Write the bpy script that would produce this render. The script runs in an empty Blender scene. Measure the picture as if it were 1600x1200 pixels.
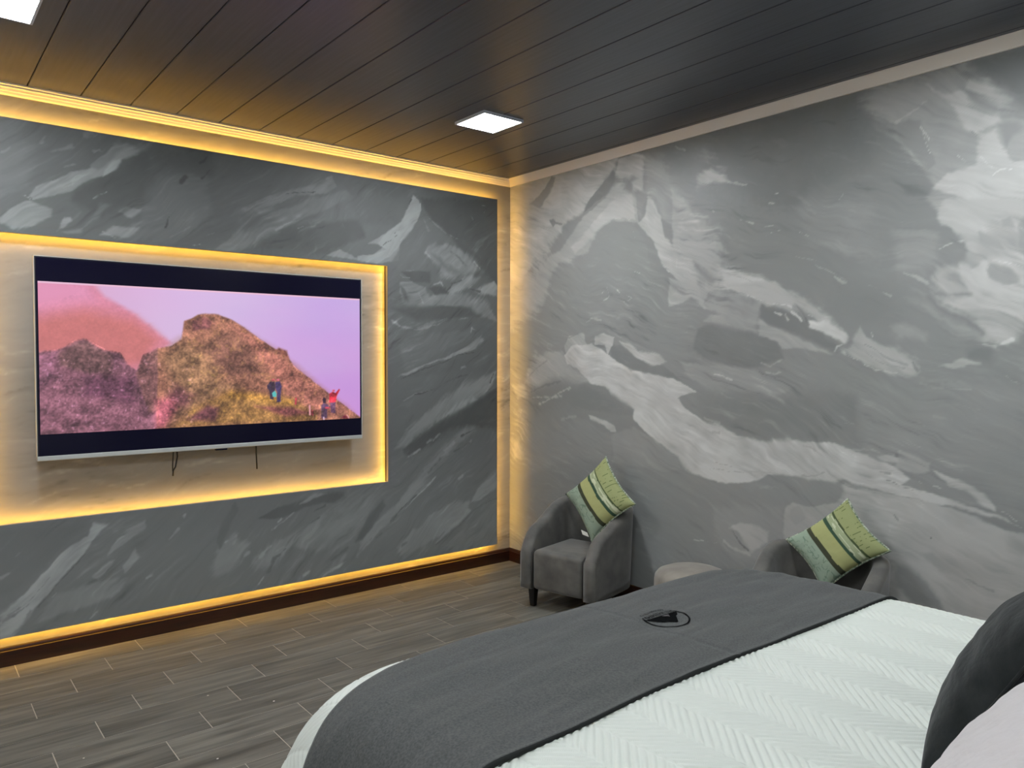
import bpy, bmesh, math, random
import numpy as np
from mathutils import Matrix, Vector

sc = bpy.context.scene
COL = sc.collection
random.seed(7)
RH = 3.105            # room height
RX, RY = -4.74, -5.45  # far extents of the room (left wall, near wall)

# ------------------------------------------------------------------ camera
yaw, pit, rol = 0.68114458, 0.0329253, 0.0017105
F = Vector((math.sin(yaw)*math.cos(pit), math.cos(yaw)*math.cos(pit), -math.sin(pit)))
R0 = Vector((math.cos(yaw), -math.sin(yaw), 0)); U0 = R0.cross(F)
Rv = R0*math.cos(rol)+U0*math.sin(rol); Uv = -R0*math.sin(rol)+U0*math.cos(rol)
cd = bpy.data.cameras.new('camera'); cam = bpy.data.objects.new('camera', cd); COL.objects.link(cam)
cd.sensor_width = 36; cd.lens = 36*1195.624/1600; cd.clip_start = .02
cam.matrix_world = Matrix(((Rv.x, Uv.x, -F.x, -3.92876), (Rv.y, Uv.y, -F.y, -4.87411), (Rv.z, Uv.z, -F.z, 1.65835), (0, 0, 0, 1)))
sc.camera = cam
# ------------------------------------------------------------------ world, exposure, lamp strengths
w = bpy.data.worlds.new('world'); sc.world = w; w.use_nodes = True
w.node_tree.nodes['Background'].inputs[0].default_value = (.5, .55, .6, 1)
w.node_tree.nodes['Background'].inputs[1].default_value = 0.02
sc.view_settings.view_transform = 'Standard'; sc.view_settings.look = 'None'
sc.view_settings.exposure = 0.0; sc.view_settings.gamma = 1.0; sc.view_settings.use_curve_mapping = False
sc.cycles.use_denoising = True
sc.cycles.sample_clamp_indirect = 6
sc.cycles.max_bounces = 8
PANEL_LIGHT = 132.0     # ceiling panels
LED_OUT, LED_IN = 62.0, 46.0
LED_COL = (1.0, .52, .055)

# ------------------------------------------------------------------ helpers
def lin(v):
    v = np.asarray(v, float)/255.0
    return np.where(v <= .04045, v/12.92, ((v+.055)/1.055)**2.4)
def lc(r, g, b): return tuple(float(t) for t in lin([r, g, b]))+(1.0,)

def mat(name, color=(.5, .5, .5, 1), rough=.6, spec=.5, metal=0., sheen=0., attr=None, noise=None, bump=None, emit=None):
    """principled; noise=(scale xyz, dark colour, light colour, detail), bump=(scale xyz, strength, distance)"""
    m = bpy.data.materials.new(name); m.use_nodes = True
    nt = m.node_tree; b = nt.nodes['Principled BSDF']
    b.inputs['Base Color'].default_value = color; b.inputs['Roughness'].default_value = rough
    b.inputs['Specular IOR Level'].default_value = spec; b.inputs['Metallic'].default_value = metal
    if sheen: b.inputs['Sheen Weight'].default_value = sheen; b.inputs['Sheen Roughness'].default_value = .4
    def coord(scale):
        tc = nt.nodes.new('ShaderNodeTexCoord'); mp = nt.nodes.new('ShaderNodeMapping')
        mp.inputs['Scale'].default_value = scale; nt.links.new(tc.outputs['Object'], mp.inputs[0]); return mp
    if noise:
        mp = coord(noise[0]); n = nt.nodes.new('ShaderNodeTexNoise'); n.inputs['Scale'].default_value = 1; n.inputs['Detail'].default_value = noise[3]
        nt.links.new(mp.outputs[0], n.inputs['Vector'])
        r = nt.nodes.new('ShaderNodeValToRGB'); r.color_ramp.elements[0].position = .32; r.color_ramp.elements[1].position = .68
        r.color_ramp.elements[0].color = noise[1]; r.color_ramp.elements[1].color = noise[2]
        nt.links.new(n.outputs['Fac'], r.inputs[0]); nt.links.new(r.outputs[0], b.inputs['Base Color'])
    if attr:
        a = nt.nodes.new('ShaderNodeAttribute'); a.attribute_name = attr
        nt.links.new(a.outputs['Color'], b.inputs['Base Color'])
        if emit:
            nt.links.new(a.outputs['Color'], b.inputs['Emission Color']); b.inputs['Emission Strength'].default_value = emit
            nt.links.remove(b.inputs['Base Color'].links[0]); b.inputs['Base Color'].default_value = (.01, .01, .012, 1)
    elif emit:
        b.inputs['Emission Color'].default_value = color; b.inputs['Emission Strength'].default_value = emit
    if bump:
        mp = coord(bump[0]); n = nt.nodes.new('ShaderNodeTexNoise'); n.inputs['Scale'].default_value = 1; n.inputs['Detail'].default_value = 5
        nt.links.new(mp.outputs[0], n.inputs['Vector']); bp = nt.nodes.new('ShaderNodeBump')
        bp.inputs['Strength'].default_value = bump[1]; bp.inputs['Distance'].default_value = bump[2]
        nt.links.new(n.outputs['Fac'], bp.inputs['Height']); nt.links.new(bp.outputs[0], b.inputs['Normal'])
    return m

def link(name, me, m=None, parent=None, loc=None, smooth=False):
    o = bpy.data.objects.new(name, me); COL.objects.link(o)
    if m is not None:
        for k in (m if isinstance(m, (list, tuple)) else [m]): me.materials.append(k)
    if parent: o.parent = parent
    if loc: o.location = loc
    if smooth: me.polygons.foreach_set('use_smooth', [True]*len(me.polygons))
    return o
def empty(name, loc=(0, 0, 0), rz=0.):
    o = bpy.data.objects.new(name, None); COL.objects.link(o); o.location = loc; o.rotation_euler.z = rz; o.empty_display_size = .05; return o
def tag(o, label, cat, group=None):
    o['label'] = label; o['category'] = cat
    if group: o['group'] = group
    return o
def struct(o): o['kind'] = 'structure'; return o

def bm_mesh(name, bm):
    me = bpy.data.meshes.new(name); bmesh.ops.recalc_face_normals(bm, faces=bm.faces); bm.to_mesh(me); bm.free(); return me
def box(bm, x0, x1, y0, y1, z0, z1, bev=0., seg=2):
    r = bmesh.ops.create_cube(bm, size=1); v = r['verts']
    bmesh.ops.scale(bm, vec=(x1-x0, y1-y0, z1-z0), verts=v)
    bmesh.ops.translate(bm, vec=((x0+x1)/2, (y0+y1)/2, (z0+z1)/2), verts=v)
    if bev:
        es = {e for q in v for e in q.link_edges}
        bmesh.ops.bevel(bm, geom=list(es), offset=bev, segments=seg, profile=.5, affect='EDGES')
def boxobj(name, dims, m, parent=None, bev=0., seg=2, smooth=False):
    bm = bmesh.new(); box(bm, *dims, bev=bev, seg=seg); return link(name, bm_mesh(name, bm), m, parent, smooth=smooth)
def tube(bm, pts, r, n=8, closed=False, cap=True):
    pts = [Vector(p) for p in pts]; N = len(pts); rings = []
    for i, p in enumerate(pts):
        if closed: t = pts[(i+1) % N]-pts[i-1]
        else: t = pts[min(i+1, N-1)]-pts[max(i-1, 0)]
        t.normalize(); a = t.orthogonal() if abs(t.z) > .95 else t.cross(Vector((0, 0, 1))); a.normalize(); c = t.cross(a)
        rr = r[i] if isinstance(r, (list, tuple)) else r
        rings.append([bm.verts.new(p+rr*(math.cos(2*math.pi*k/n)*a+math.sin(2*math.pi*k/n)*c)) for k in range(n)])
    for i in range(N if closed else N-1):
        A, B = rings[i], rings[(i+1) % N]
        for k in range(n): bm.faces.new((A[k], A[(k+1) % n], B[(k+1) % n], B[k]))
    if cap and not closed: bm.faces.new(rings[0][::-1]); bm.faces.new(rings[-1])
def raw_mesh(name, co, quads, smooth=False, matidx=None):
    me = bpy.data.meshes.new(name); n, m = len(co), len(quads)
    me.vertices.add(n); me.vertices.foreach_set('co', np.ascontiguousarray(co, np.float32).ravel())
    me.loops.add(m*4); me.loops.foreach_set('vertex_index', np.ascontiguousarray(quads, np.int32).ravel())
    me.polygons.add(m); me.polygons.foreach_set('loop_start', np.arange(0, m*4, 4, dtype=np.int32))
    if matidx is not None: me.polygons.foreach_set('material_index', np.ascontiguousarray(matidx, np.int32))
    me.polygons.foreach_set('use_smooth', np.full(m, smooth)); me.update(calc_edges=True); return me
def grid_quads(nu, nv, flip=False):
    i, j = np.meshgrid(np.arange(nu-1), np.arange(nv-1), indexing='ij'); a = (i*nv+j).ravel(); b = a+nv
    q = np.stack([a, b, b+1, a+1], 1); return q[:, ::-1] if flip else q
def set_color(me, rgb, name='paint'):
    at = me.color_attributes.new(name, 'FLOAT_COLOR', 'POINT')
    c = np.ones((len(rgb), 4), np.float32); c[:, :3] = rgb if rgb.ndim == 2 else rgb[:, None]; at.data.foreach_set('color', c.ravel())
# numpy value noise and the mural painter
_T = np.random.RandomState(3).uniform(-1, 1, (256, 256))
def vn(x, y, s=0):
    x = x+s*17.3; y = y+s*9.1; xi = np.floor(x).astype(int); yi = np.floor(y).astype(int); fx = x-xi; fy = y-yi
    fx = fx*fx*(3-2*fx); fy = fy*fy*(3-2*fy)
    g = lambda a, b: _T[(a) % 256, (b) % 256]
    return (g(xi, yi)*(1-fx)+g(xi+1, yi)*fx)*(1-fy)+(g(xi, yi+1)*(1-fx)+g(xi+1, yi+1)*fx)*fy
def fbm(x, y, o=4, s=0):
    r = 0; a = .55
    for k in range(o): r = r+a*vn(x*2**k, y*2**k, s+k); a *= .5
    return r
def paint(a, b, shapes, base, ang, warp=.016, rgb=False, rag=.30):
    """flat printed picture: polygons ('p') and strokes ('l') in wall metres, ragged like palette-knife paint"""
    wa = a+warp*fbm(a*5, b*5, 3, 1)+.45*warp*fbm(a*26, b*26, 3, 5)
    wb = b+warp*fbm(a*5, b*5, 3, 11)+.45*warp*fbm(a*26, b*26, 3, 15)
    an = ang+.5*fbm(a*.9, b*.9, 2, 21); c, s = np.cos(ang), np.sin(ang)
    sx = wa+.15*fbm(a*1.3, b*1.3, 3, 31)+.03*fbm(a*6, b*6, 2, 35); sy = wb+.15*fbm(a*1.3, b*1.3, 3, 33)+.03*fbm(a*6, b*6, 2, 37)
    sa = sx*c+sy*s; sb = -sx*s+sy*c
    streak = .45*vn(sa*3.5, sb*26, 40)+.4*vn(sa*7, sb*60, 41)+.3*vn(sa*16, sb*130, 43)
    sv = .45+2.2*np.clip(.5+1.1*fbm(a*3.5, b*3.5, 2, 61), 0, 1)**2; op = np.clip(.86+.35*fbm(a*7, b*7, 3, 63)+.25*streak, .25, 1); fine = fbm(a*55, b*55, 2, 65)
    if rgb: sv, op, fine = 1+0*sv, 1+0*op, 0*fine
    v = np.array(base, float).copy(); v = v*np.ones((len(a), 3)) if rgb else v*np.ones(len(a))
    for k, val, soft, q in shapes:
        P = np.array(q).reshape(-1, 2); mg = .05+2*soft
        i = np.where((wa > P[:, 0].min()-mg) & (wa < P[:, 0].max()+mg) & (wb > P[:, 1].min()-mg) & (wb < P[:, 1].max()+mg))[0]
        if not len(i): continue
        x, y = wa[i], wb[i]; d2 = np.full(len(i), 1e9); ins = np.zeros(len(i), bool); n = len(P)
        for j in range(n if k == 'p' else n-1):
            x0, y0 = P[j]; x1, y1 = P[(j+1) % n]; ex, ey = x1-x0, y1-y0
            t = np.clip(((x-x0)*ex+(y-y0)*ey)/(ex*ex+ey*ey+1e-12), 0, 1)
            d2 = np.minimum(d2, (x-x0-t*ex)**2+(y-y0-t*ey)**2)
            if k == 'p' and y0 != y1:
                ins ^= ((y0 > y) != (y1 > y)) & (x < ex*(y-y0)/ey+x0)
        d = np.sqrt(d2)
        if k == 'p': al = .5-np.where(ins, -d, d)/(2*soft*sv[i])+rag*(1.5*streak[i]+.6*fine[i])
        else: al = 1.05-d/(soft*np.clip(sv[i], .5, 1.5))+(.9*streak[i]+.7*fine[i] if not rgb else 0)
        al = np.clip(al, 0, 1); al = al*al*(3-2*al)
        if rgb: v[i] += (np.array(val, float)-v[i])*al[:, None]
        else: v[i] += (val-v[i])*al*op[i]*(1. if k == 'p' else .85)
    return v, streak, (wa, wb)
def thin_paint(v, streak, a, b, amp):
    """paint ridges and knife marks over the whole print"""
    n = fbm(a*3.1, b*3.1, 5, 51); rid = 1-np.abs(2*vn(a*4+1.3*n, b*6+1.3*n, 53))
    patch = np.clip(.7+1.6*fbm(a*1.7, b*1.7, 3, 57), .3, 1.6)
    v = v+amp*patch*(1.3*streak+.6*n)+amp*1.8*np.clip(rid-.82, 0, 1)*5*np.clip(streak+.1, 0, 1)*patch
    v = v+amp*2.2*np.clip(np.abs(streak)-.42, 0, 1)*np.sign(streak)*2*patch
    return v

SH_RIGHT = [  # upper-right clouds darkened, lower right lightened, evening out lamp falloff in the colours
 ('p',103,.1,[-1.457,3.064,-2.373,3.078,-2.909,3.084,-2.941,2.668,-2.744,2.605,-2.541,2.482,-2.145,2.578,-1.912,2.673,-1.66,2.837]),
 ('p',121,.1,[-2.56,2.479,-2.653,2.569,-2.834,2.505,-2.962,2.452,-2.966,2.215,-2.611,2.297]),
 ('p',122,.1,[-2.761,1.526,-3.66,1.55,-3.673,.93,-3.556,.982,-3.433,1.09,-3.259,1.182,-3.073,1.212,-2.767,1.205]),
 ('p',150,.03,[.082,3.121,-.312,3.082,-1.218,3.069,-1.141,2.982,-.997,2.87,-.847,2.728,-.69,2.691,-.451,2.471,-.255,2.362,.08,2.107]),
 ('p',138,.05,[.08,2.175,-.255,2.362,-.451,2.471,-.375,2.147,-.316,2.021,.079,1.835]),
 ('p',118,.012,[-.505,3.054,-.542,3.034,-.514,2.965,-.42,2.88,-.362,2.825,-.233,2.884,-.352,2.929,-.429,2.979]),
 ('p',104,.006,[-.472,2.721,-.525,2.723,-.553,2.691,-.636,2.673,-.627,2.662,-.544,2.676,-.522,2.651,-.497,2.69]),
 ('p',130,.05,[-1.419,3.006,-1.554,2.99,-1.651,2.854,-1.785,2.684,-1.914,2.531,-1.991,2.248,-1.829,2.263,-1.723,2.421,-1.586,2.577,-1.515,2.695,-1.429,2.796]),
 ('p',116,.02,[-1.112,2.643,-1.343,2.583,-1.417,2.457,-1.491,2.252,-1.685,2.192,-1.793,2.006,-1.898,1.743,-.605,1.734,-.376,1.993,-.423,2.144,-.546,2.349,-.866,2.427,-.999,2.554]),
 ('p',136,.014,[-1.126,2.888,-1.28,2.861,-1.356,2.753,-1.387,2.572,-1.128,2.63,-.999,2.577,-.9,2.424,-.583,2.377,-.509,2.289,-.443,2.143,-.356,2.032,-.256,2.063,-.315,2.279,-.354,2.405,-.6,2.48,-.726,2.588,-.847,2.681,-1.063,2.789]),
 ('p',146,.01,[-1.158,2.785,-1.311,2.772,-1.357,2.598,-1.221,2.634,-1.096,2.634,-.999,2.589,-.9,2.495,-.762,2.438,-.727,2.491,-.899,2.59,-1.031,2.69]),
 ('p',104,.008,[-1.141,2.977,-1.169,2.954,-1.157,2.882,-1.062,2.812,-.965,2.77,-.861,2.714,-.898,2.786,-.972,2.845,-1.045,2.908]),
 ('p',150,.012,[-1.172,2.954,-1.202,3.039,-1.353,3.041,-1.405,3.009,-1.421,2.798,-1.318,2.804,-1.28,2.878,-1.204,2.869]),
 ('p',106,.008,[-1.28,2.878,-1.318,2.895,-1.377,2.871,-1.325,2.853,-1.319,2.782,-1.25,2.821]),
 ('p',118,.014,[-1.356,2.775,-1.443,2.783,-1.465,2.725,-1.415,2.678,-1.416,2.59,-1.372,2.64]),
 ('p',146,.016,[-1.465,2.736,-1.515,2.695,-1.579,2.588,-1.601,2.457,-1.711,2.328,-1.868,2.167,-1.933,1.978,-1.818,2.057,-1.685,2.192,-1.603,2.253,-1.489,2.449,-1.372,2.574,-1.445,2.608]),
 ('p',112,.02,[-1.579,2.578,-1.655,2.53,-1.703,2.413,-1.656,2.429,-1.601,2.5]),
 ('p',140,.03,[-1.711,2.328,-1.775,2.415,-1.915,2.48,-2.039,2.303,-1.992,2.147,-1.868,2.167]),
 ('l',158,.006,[-1.043,2.128,-1.084,2.161,-1.116,2.1,-1.068,2.068]),
 ('l',162,.007,[-1.195,2.139,-1.218,2.117]),
 ('l',150,.006,[-1.28,2.102,-1.325,2.071,-1.257,2.052]),
 ('l',140,.006,[-.887,1.923,-.937,1.951,-1.037,1.93]),
 ('l',150,.006,[-1.346,2.259,-1.405,2.238]),
 ('l',160,.005,[-1.328,2.535,-1.351,2.465]),
 ('l',165,.006,[-1.624,2.235,-1.651,2.216]),
 ('l',155,.005,[-1.128,2.635,-1.221,2.634,-1.313,2.604]),
 ('p',128,.03,[-1.824,2.926,-1.933,2.929,-2.004,2.88,-1.91,2.87]),
 ('p',150,.022,[-1.838,2.805,-1.958,2.826,-2.052,2.775,-2.07,2.714,-1.936,2.728,-1.851,2.723]),
 ('l',145,.006,[-2.087,2.711,-2.22,2.688]),
 ('l',142,.006,[-1.678,3.017,-1.761,2.979]),
 ('l',172,.008,[-2.179,2.488,-2.266,2.462]),
 ('l',158,.01,[-2.346,2.428,-2.403,2.421]),
 ('l',166,.009,[-2.393,2.381,-2.444,2.384,-2.478,2.391]),
 ('l',155,.006,[-2.31,2.382,-2.362,2.373]),
 ('l',160,.007,[-2.562,2.36,-2.61,2.343]),
 ('l',148,.006,[-2.38,2.555,-2.411,2.546]),
 ('l',165,.006,[-2.415,2.6,-2.428,2.596]),
 ('l',140,.006,[-2.795,2.503,-2.812,2.534]),
 ('l',132,.008,[-2.641,2.176,-2.788,2.115,-2.832,2.069]),
 ('l',132,.008,[-2.535,2.23,-2.65,2.201]),
 ('l',150,.005,[-1.973,2.566,-1.987,2.552]),
 ('p',140,.02,[-1.661,2.765,-1.777,2.655,-1.89,2.489,-1.999,2.397,-2.076,2.262,-2.127,2.209,-2.324,2.145,-2.418,2.065,-2.567,2.001,-2.644,1.944,-2.369,1.93,-2.24,2.04,-2.129,2.085,-2.014,2.142,-1.893,2.231,-1.844,2.285,-1.745,2.194,-1.667,2.252]),
 ('p',158,.01,[-2.012,2.239,-2.127,2.2,-2.324,2.127,-2.408,2.056,-2.529,1.985,-2.51,1.955,-2.367,2.004,-2.24,2.049,-2.072,2.104]),
 ('p',112,.014,[-1.844,2.275,-1.918,2.219,-2.02,2.127,-1.979,2.12,-1.882,2.197]),
 ('l',140,.004,[-2.036,2.189,-2.206,2.146,-2.367,2.068]),
 ('l',172,.005,[-2.072,2.108,-2.229,2.05,-2.368,1.995]),
 ('p',124,.05,[-3.069,2.316,-3.283,2.273,-3.278,2.112,-3.12,2.095]),
 ('p',137,.03,[-2.902,2.996,-2.943,3.05,-3.024,3.06,-3.194,3.059,-3.297,3.064,-3.402,3.055,-3.423,3.009,-3.375,3.0,-3.389,2.974,-3.458,2.947,-3.551,2.886,-3.59,2.826,-3.61,2.764,-3.673,2.707,-3.682,2.257,-3.296,2.309,-3.273,2.374,-3.221,2.436,-3.271,2.496,-3.234,2.549,-3.195,2.611,-3.101,2.74,-3.077,2.8,-3.02,2.845,-2.937,2.93]),
 ('p',98,.03,[-3.422,3.038,-3.666,3.035,-3.672,2.77,-3.603,2.822,-3.551,2.886,-3.471,2.944]),
 ('p',158,.01,[-3.225,2.981,-3.299,2.916,-3.397,2.912,-3.419,2.848,-3.474,2.797,-3.546,2.78,-3.547,2.736,-3.455,2.721,-3.446,2.698,-3.372,2.778,-3.35,2.85,-3.285,2.912]),
 ('p',153,.01,[-3.39,2.929,-3.41,2.968,-3.478,2.935,-3.584,2.827,-3.571,2.802,-3.539,2.803,-3.493,2.844,-3.425,2.898]),
 ('p',114,.007,[-3.387,2.924,-3.418,2.907,-3.466,2.858,-3.539,2.811,-3.533,2.797,-3.46,2.837,-3.419,2.877]),
 ('p',158,.02,[-3.264,2.482,-3.321,2.548,-3.445,2.562,-3.456,2.699,-3.528,2.712,-3.563,2.589,-3.589,2.548,-3.676,2.552,-3.682,2.271,-3.516,2.352,-3.414,2.394,-3.308,2.452]),
 ('p',122,.016,[-3.534,2.732,-3.611,2.725,-3.636,2.687,-3.593,2.661,-3.562,2.618]),
 ('p',120,.014,[-3.076,2.836,-3.138,2.849,-3.191,2.821,-3.231,2.704,-3.269,2.596,-3.233,2.572,-3.14,2.7,-3.093,2.765]),
 ('l',172,.007,[-3.192,2.797,-3.219,2.745,-3.242,2.709]),
 ('l',168,.006,[-3.207,2.755,-3.231,2.688,-3.246,2.651]),
 ('l',150,.008,[-3.219,2.906,-3.137,2.877,-3.076,2.848]),
 ('l',185,.008,[-3.519,2.504,-3.551,2.527,-3.584,2.517]),
 ('l',172,.006,[-3.458,2.596,-3.512,2.535]),
 ('l',175,.006,[-3.362,2.623,-3.397,2.59]),
 ('l',130,.005,[-3.319,2.617,-3.349,2.566]),
 ('l',105,.006,[-3.425,2.725,-3.446,2.702]),
 ('l',140,.006,[-2.79,2.504,-2.812,2.534]),
 ('p',147,.022,[-3.281,2.357,-3.309,2.429,-3.68,2.37,-3.692,1.806,-3.618,1.75,-3.542,1.715,-3.482,1.738,-3.494,1.782,-3.446,1.843,-3.347,1.893,-3.311,1.917,-3.288,1.965,-3.443,1.974,-3.281,1.988,-3.272,2.043,-3.293,2.103,-3.386,2.102,-3.419,2.158,-3.404,2.205,-3.34,2.281,-3.296,2.309]),
 ('p',160,.02,[-3.386,2.102,-3.441,2.082,-3.507,2.127,-3.685,2.102,-3.691,1.827,-3.551,1.883,-3.458,1.895,-3.318,1.925,-3.443,1.963,-3.387,2.049]),
 ('p',128,.016,[-3.502,2.076,-3.521,2.111,-3.586,2.083,-3.628,2.044,-3.626,2.001,-3.562,1.999,-3.509,2.039]),
 ('p',116,.016,[-3.27,2.182,-3.405,2.171,-3.427,2.105,-3.329,2.126]),
 ('l',152,.008,[-3.284,2.192,-3.341,2.205,-3.397,2.213]),
 ('p',128,.014,[-3.55,2.289,-3.588,2.298,-3.599,2.247,-3.557,2.256]),
 ('p',128,.016,[-3.62,2.287,-3.681,2.313,-3.685,2.116,-3.622,2.165]),
 ('p',130,.01,[-3.465,2.242,-3.552,2.191,-3.572,2.153,-3.473,2.186]),
 ('l',176,.006,[-3.508,2.076,-3.521,2.115,-3.605,2.096,-3.668,2.061]),
 ('l',150,.006,[-3.442,2.045,-3.476,2.005]),
 ('l',140,.005,[-3.499,1.893,-3.526,1.855]),
 ('l',172,.008,[-3.482,1.738,-3.542,1.719,-3.612,1.751]),
 ('p',110,.05,[-2.752,2.101,-3.091,1.985,-3.141,1.823,-2.897,1.847,-2.755,1.904]),
 ('p',126,.03,[-3.169,1.956,-3.275,1.912,-3.404,1.845,-3.487,1.782,-3.481,1.746,-3.392,1.762,-3.305,1.833,-3.216,1.899]),
 ('p',106,.012,[-3.245,1.96,-3.304,1.91,-3.348,1.87,-3.432,1.859,-3.446,1.843,-3.491,1.786,-3.418,1.841,-3.319,1.875]),
 ('l',140,.006,[-3.121,2.091,-3.183,2.066,-3.243,2.03]),
 ('l',138,.006,[-2.952,2.035,-3.059,1.979]),
 ('l',140,.01,[-2.77,2.108,-2.824,2.061]),
 ('p',106,.02,[-3.421,1.709,-3.528,1.73,-3.539,1.693,-3.53,1.635,-3.436,1.664]),
 ('p',142,.008,[-3.31,1.618,-3.352,1.633,-3.408,1.664,-3.484,1.634,-3.436,1.63,-3.367,1.607]),
 ('l',144,.008,[-3.596,1.588,-3.628,1.567,-3.672,1.554]),
 ('p',128,.02,[-3.07,1.825,-3.133,1.831,-3.218,1.774,-3.111,1.768]),
 ('l',135,.01,[-3.223,1.53,-3.326,1.518,-3.438,1.514]),
 ('p',138,.02,[-1.641,2.182,-2.014,2.103,-1.908,1.991,-1.834,2.046,-1.643,2.005]),
 ('p',132,.02,[-2.014,2.103,-2.24,2.03,-2.326,1.951,-2.306,1.868,-2.307,1.803,-2.177,1.835,-2.075,1.857,-1.922,1.901,-2.039,1.936,-1.908,1.991]),
 ('p',104,.022,[-1.874,1.853,-1.946,1.879,-2.064,1.852,-2.286,1.803,-2.432,1.764,-2.463,1.718,-2.474,1.654,-2.31,1.607,-2.135,1.601,-1.924,1.663,-1.832,1.723]),
 ('p',138,.008,[-2.317,1.896,-2.37,1.857,-2.472,1.817,-2.6,1.761,-2.768,1.685,-2.704,1.698,-2.572,1.726,-2.464,1.709,-2.433,1.754,-2.316,1.793]),
 ('p',103,.01,[-2.326,1.988,-2.45,1.954,-2.55,1.904,-2.618,1.84,-2.702,1.802,-2.789,1.74,-2.79,1.693,-2.647,1.751,-2.472,1.817,-2.369,1.866,-2.317,1.905]),
 ('p',148,.01,[-2.014,2.132,-2.407,2.102,-2.458,2.062,-2.596,1.999,-2.719,1.906,-2.77,1.839,-2.664,1.886,-2.588,1.938,-2.529,1.968,-2.409,1.974,-2.283,2.018,-2.106,2.087]),
 ('p',178,.006,[-2.617,1.875,-2.72,1.875,-2.828,1.799,-2.853,1.756,-2.829,1.734,-2.776,1.758,-2.702,1.811,-2.627,1.839]),
 ('l',168,.005,[-2.777,1.698,-2.785,1.723,-2.812,1.732]),
 ('l',158,.007,[-2.41,1.928,-2.47,1.921,-2.491,1.884]),
 ('l',165,.006,[-2.51,1.933,-2.569,1.877]),
 ('l',172,.006,[-2.24,2.04,-2.388,1.984,-2.51,1.96]),
 ('l',98,.006,[-2.529,1.977,-2.578,1.93,-2.618,1.853]),
 ('l',165,.005,[-2.617,1.906,-2.645,1.896]),
 ('p',126,.018,[-1.738,1.642,-1.985,1.623,-2.31,1.588,-2.546,1.511,-2.457,1.454,-2.269,1.456,-2.011,1.447,-1.927,1.494,-1.828,1.541]),
 ('p',109,.06,[-1.878,1.442,-2.011,1.437,-2.458,1.436,-2.762,1.509,-2.894,1.479,-2.942,1.18,-2.776,1.207,-2.637,1.204,-2.185,1.195,-1.929,1.274]),
 ('l',136,.01,[-2.336,1.635,-2.394,1.617,-2.465,1.645]),
 ('l',140,.01,[-2.363,1.585,-2.425,1.57,-2.465,1.58]),
 ('l',156,.006,[-2.009,1.56,-2.068,1.546,-2.102,1.526]),
 ('l',160,.009,[-2.096,1.535,-2.134,1.528]),
 ('l',95,.006,[-2.316,1.589,-2.374,1.562,-2.436,1.554]),
 ('l',138,.012,[-1.929,1.304,-2.036,1.266]),
 ('l',122,.006,[-2.836,1.324,-2.88,1.322]),
 ('p',144,.012,[-2.812,1.706,-2.855,1.731,-2.889,1.798,-2.907,1.835,-2.936,1.771,-2.999,1.746,-3.112,1.712,-3.198,1.652,-3.21,1.585,-3.176,1.565,-3.098,1.582,-3.001,1.613,-2.891,1.664]),
 ('l',160,.006,[-2.812,1.697,-2.934,1.643,-3.018,1.606,-3.114,1.591]),
 ('l',125,.004,[-2.932,1.738,-3.041,1.68,-3.16,1.632]),
 ('l',128,.004,[-2.916,1.714,-3.017,1.647,-3.145,1.616]),
 ('l',165,.006,[-2.967,1.796,-2.974,1.771]),
 ('l',112,.006,[-3.19,1.648,-3.206,1.593]),
 ('p',136,.03,[-.258,1.624,-.473,1.727,-.623,1.713,-.696,1.626,-.907,1.507,-.769,1.431,-.55,1.499,-.319,1.429,-.177,1.465]),
 ('p',108,.024,[-.239,1.387,-.55,1.499,-.873,1.482,-1.074,1.394,-1.354,1.314,-1.325,1.273,-1.139,1.28,-.908,1.291,-.644,1.302,-.32,1.208]),
 ('l',138,.009,[-.259,1.349,-.398,1.367,-.625,1.37]),
 ('l',142,.009,[-.359,1.307,-.532,1.372,-.715,1.435]),
 ('l',135,.01,[-.626,1.201,-.77,1.228]),
 ('l',150,.007,[-.682,1.03,-.736,1.022]),
 ('l',100,.008,[-.259,1.401,-.436,1.458,-.606,1.488]),
 ('l',118,.01,[-.238,1.519,-.358,1.598,-.455,1.65]),
 ('p',106,.014,[-1.135,1.75,-1.229,1.755,-1.351,1.675,-1.61,1.61,-1.759,1.521,-1.484,1.564,-1.322,1.584,-1.136,1.673]),
 ('p',152,.012,[-1.213,1.778,-1.305,1.765,-1.38,1.714,-1.568,1.696,-1.63,1.631,-1.526,1.618,-1.351,1.68]),
 ('p',150,.008,[-.972,1.83,-1.07,1.833,-1.166,1.802,-1.151,1.744,-1.103,1.693,-1.071,1.745,-.972,1.758]),
 ('p',138,.008,[-.641,1.763,-.695,1.83,-.853,1.85,-.888,1.771,-.767,1.749,-.66,1.688]),
 ('l',105,.005,[-.623,1.725,-.677,1.812,-.784,1.846]),
 ('p',163,.01,[-.639,1.686,-.729,1.762,-.936,1.773,-1.133,1.676,-1.32,1.584,-1.485,1.564,-1.747,1.515,-1.863,1.462,-1.717,1.415,-1.78,1.348,-1.929,1.276,-2.185,1.196,-2.358,1.192,-2.637,1.204,-2.774,1.209,-2.873,1.18,-3.026,1.139,-3.103,1.118,-3.189,1.06,-3.262,1.003,-3.385,.983,-3.501,.955,-3.596,.935,-3.666,.903,-3.565,.93,-3.485,.935,-3.385,.956,-3.281,.949,-3.172,.971,-3.028,.981,-2.908,.995,-2.834,1.016,-2.77,.997,-2.621,.996,-2.476,.993,-2.386,.979,-2.298,.949,-2.176,.914,-2.015,.902,-1.889,.93,-1.789,.947,-1.727,1.035,-1.528,1.135,-1.352,1.248,-1.352,1.305,-1.136,1.406,-1.073,1.453,-.939,1.486,-.785,1.591,-.681,1.628]),
 ('p',128,.01,[-.678,1.626,-.785,1.59,-.941,1.484,-.907,1.507,-.768,1.516]),
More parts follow.
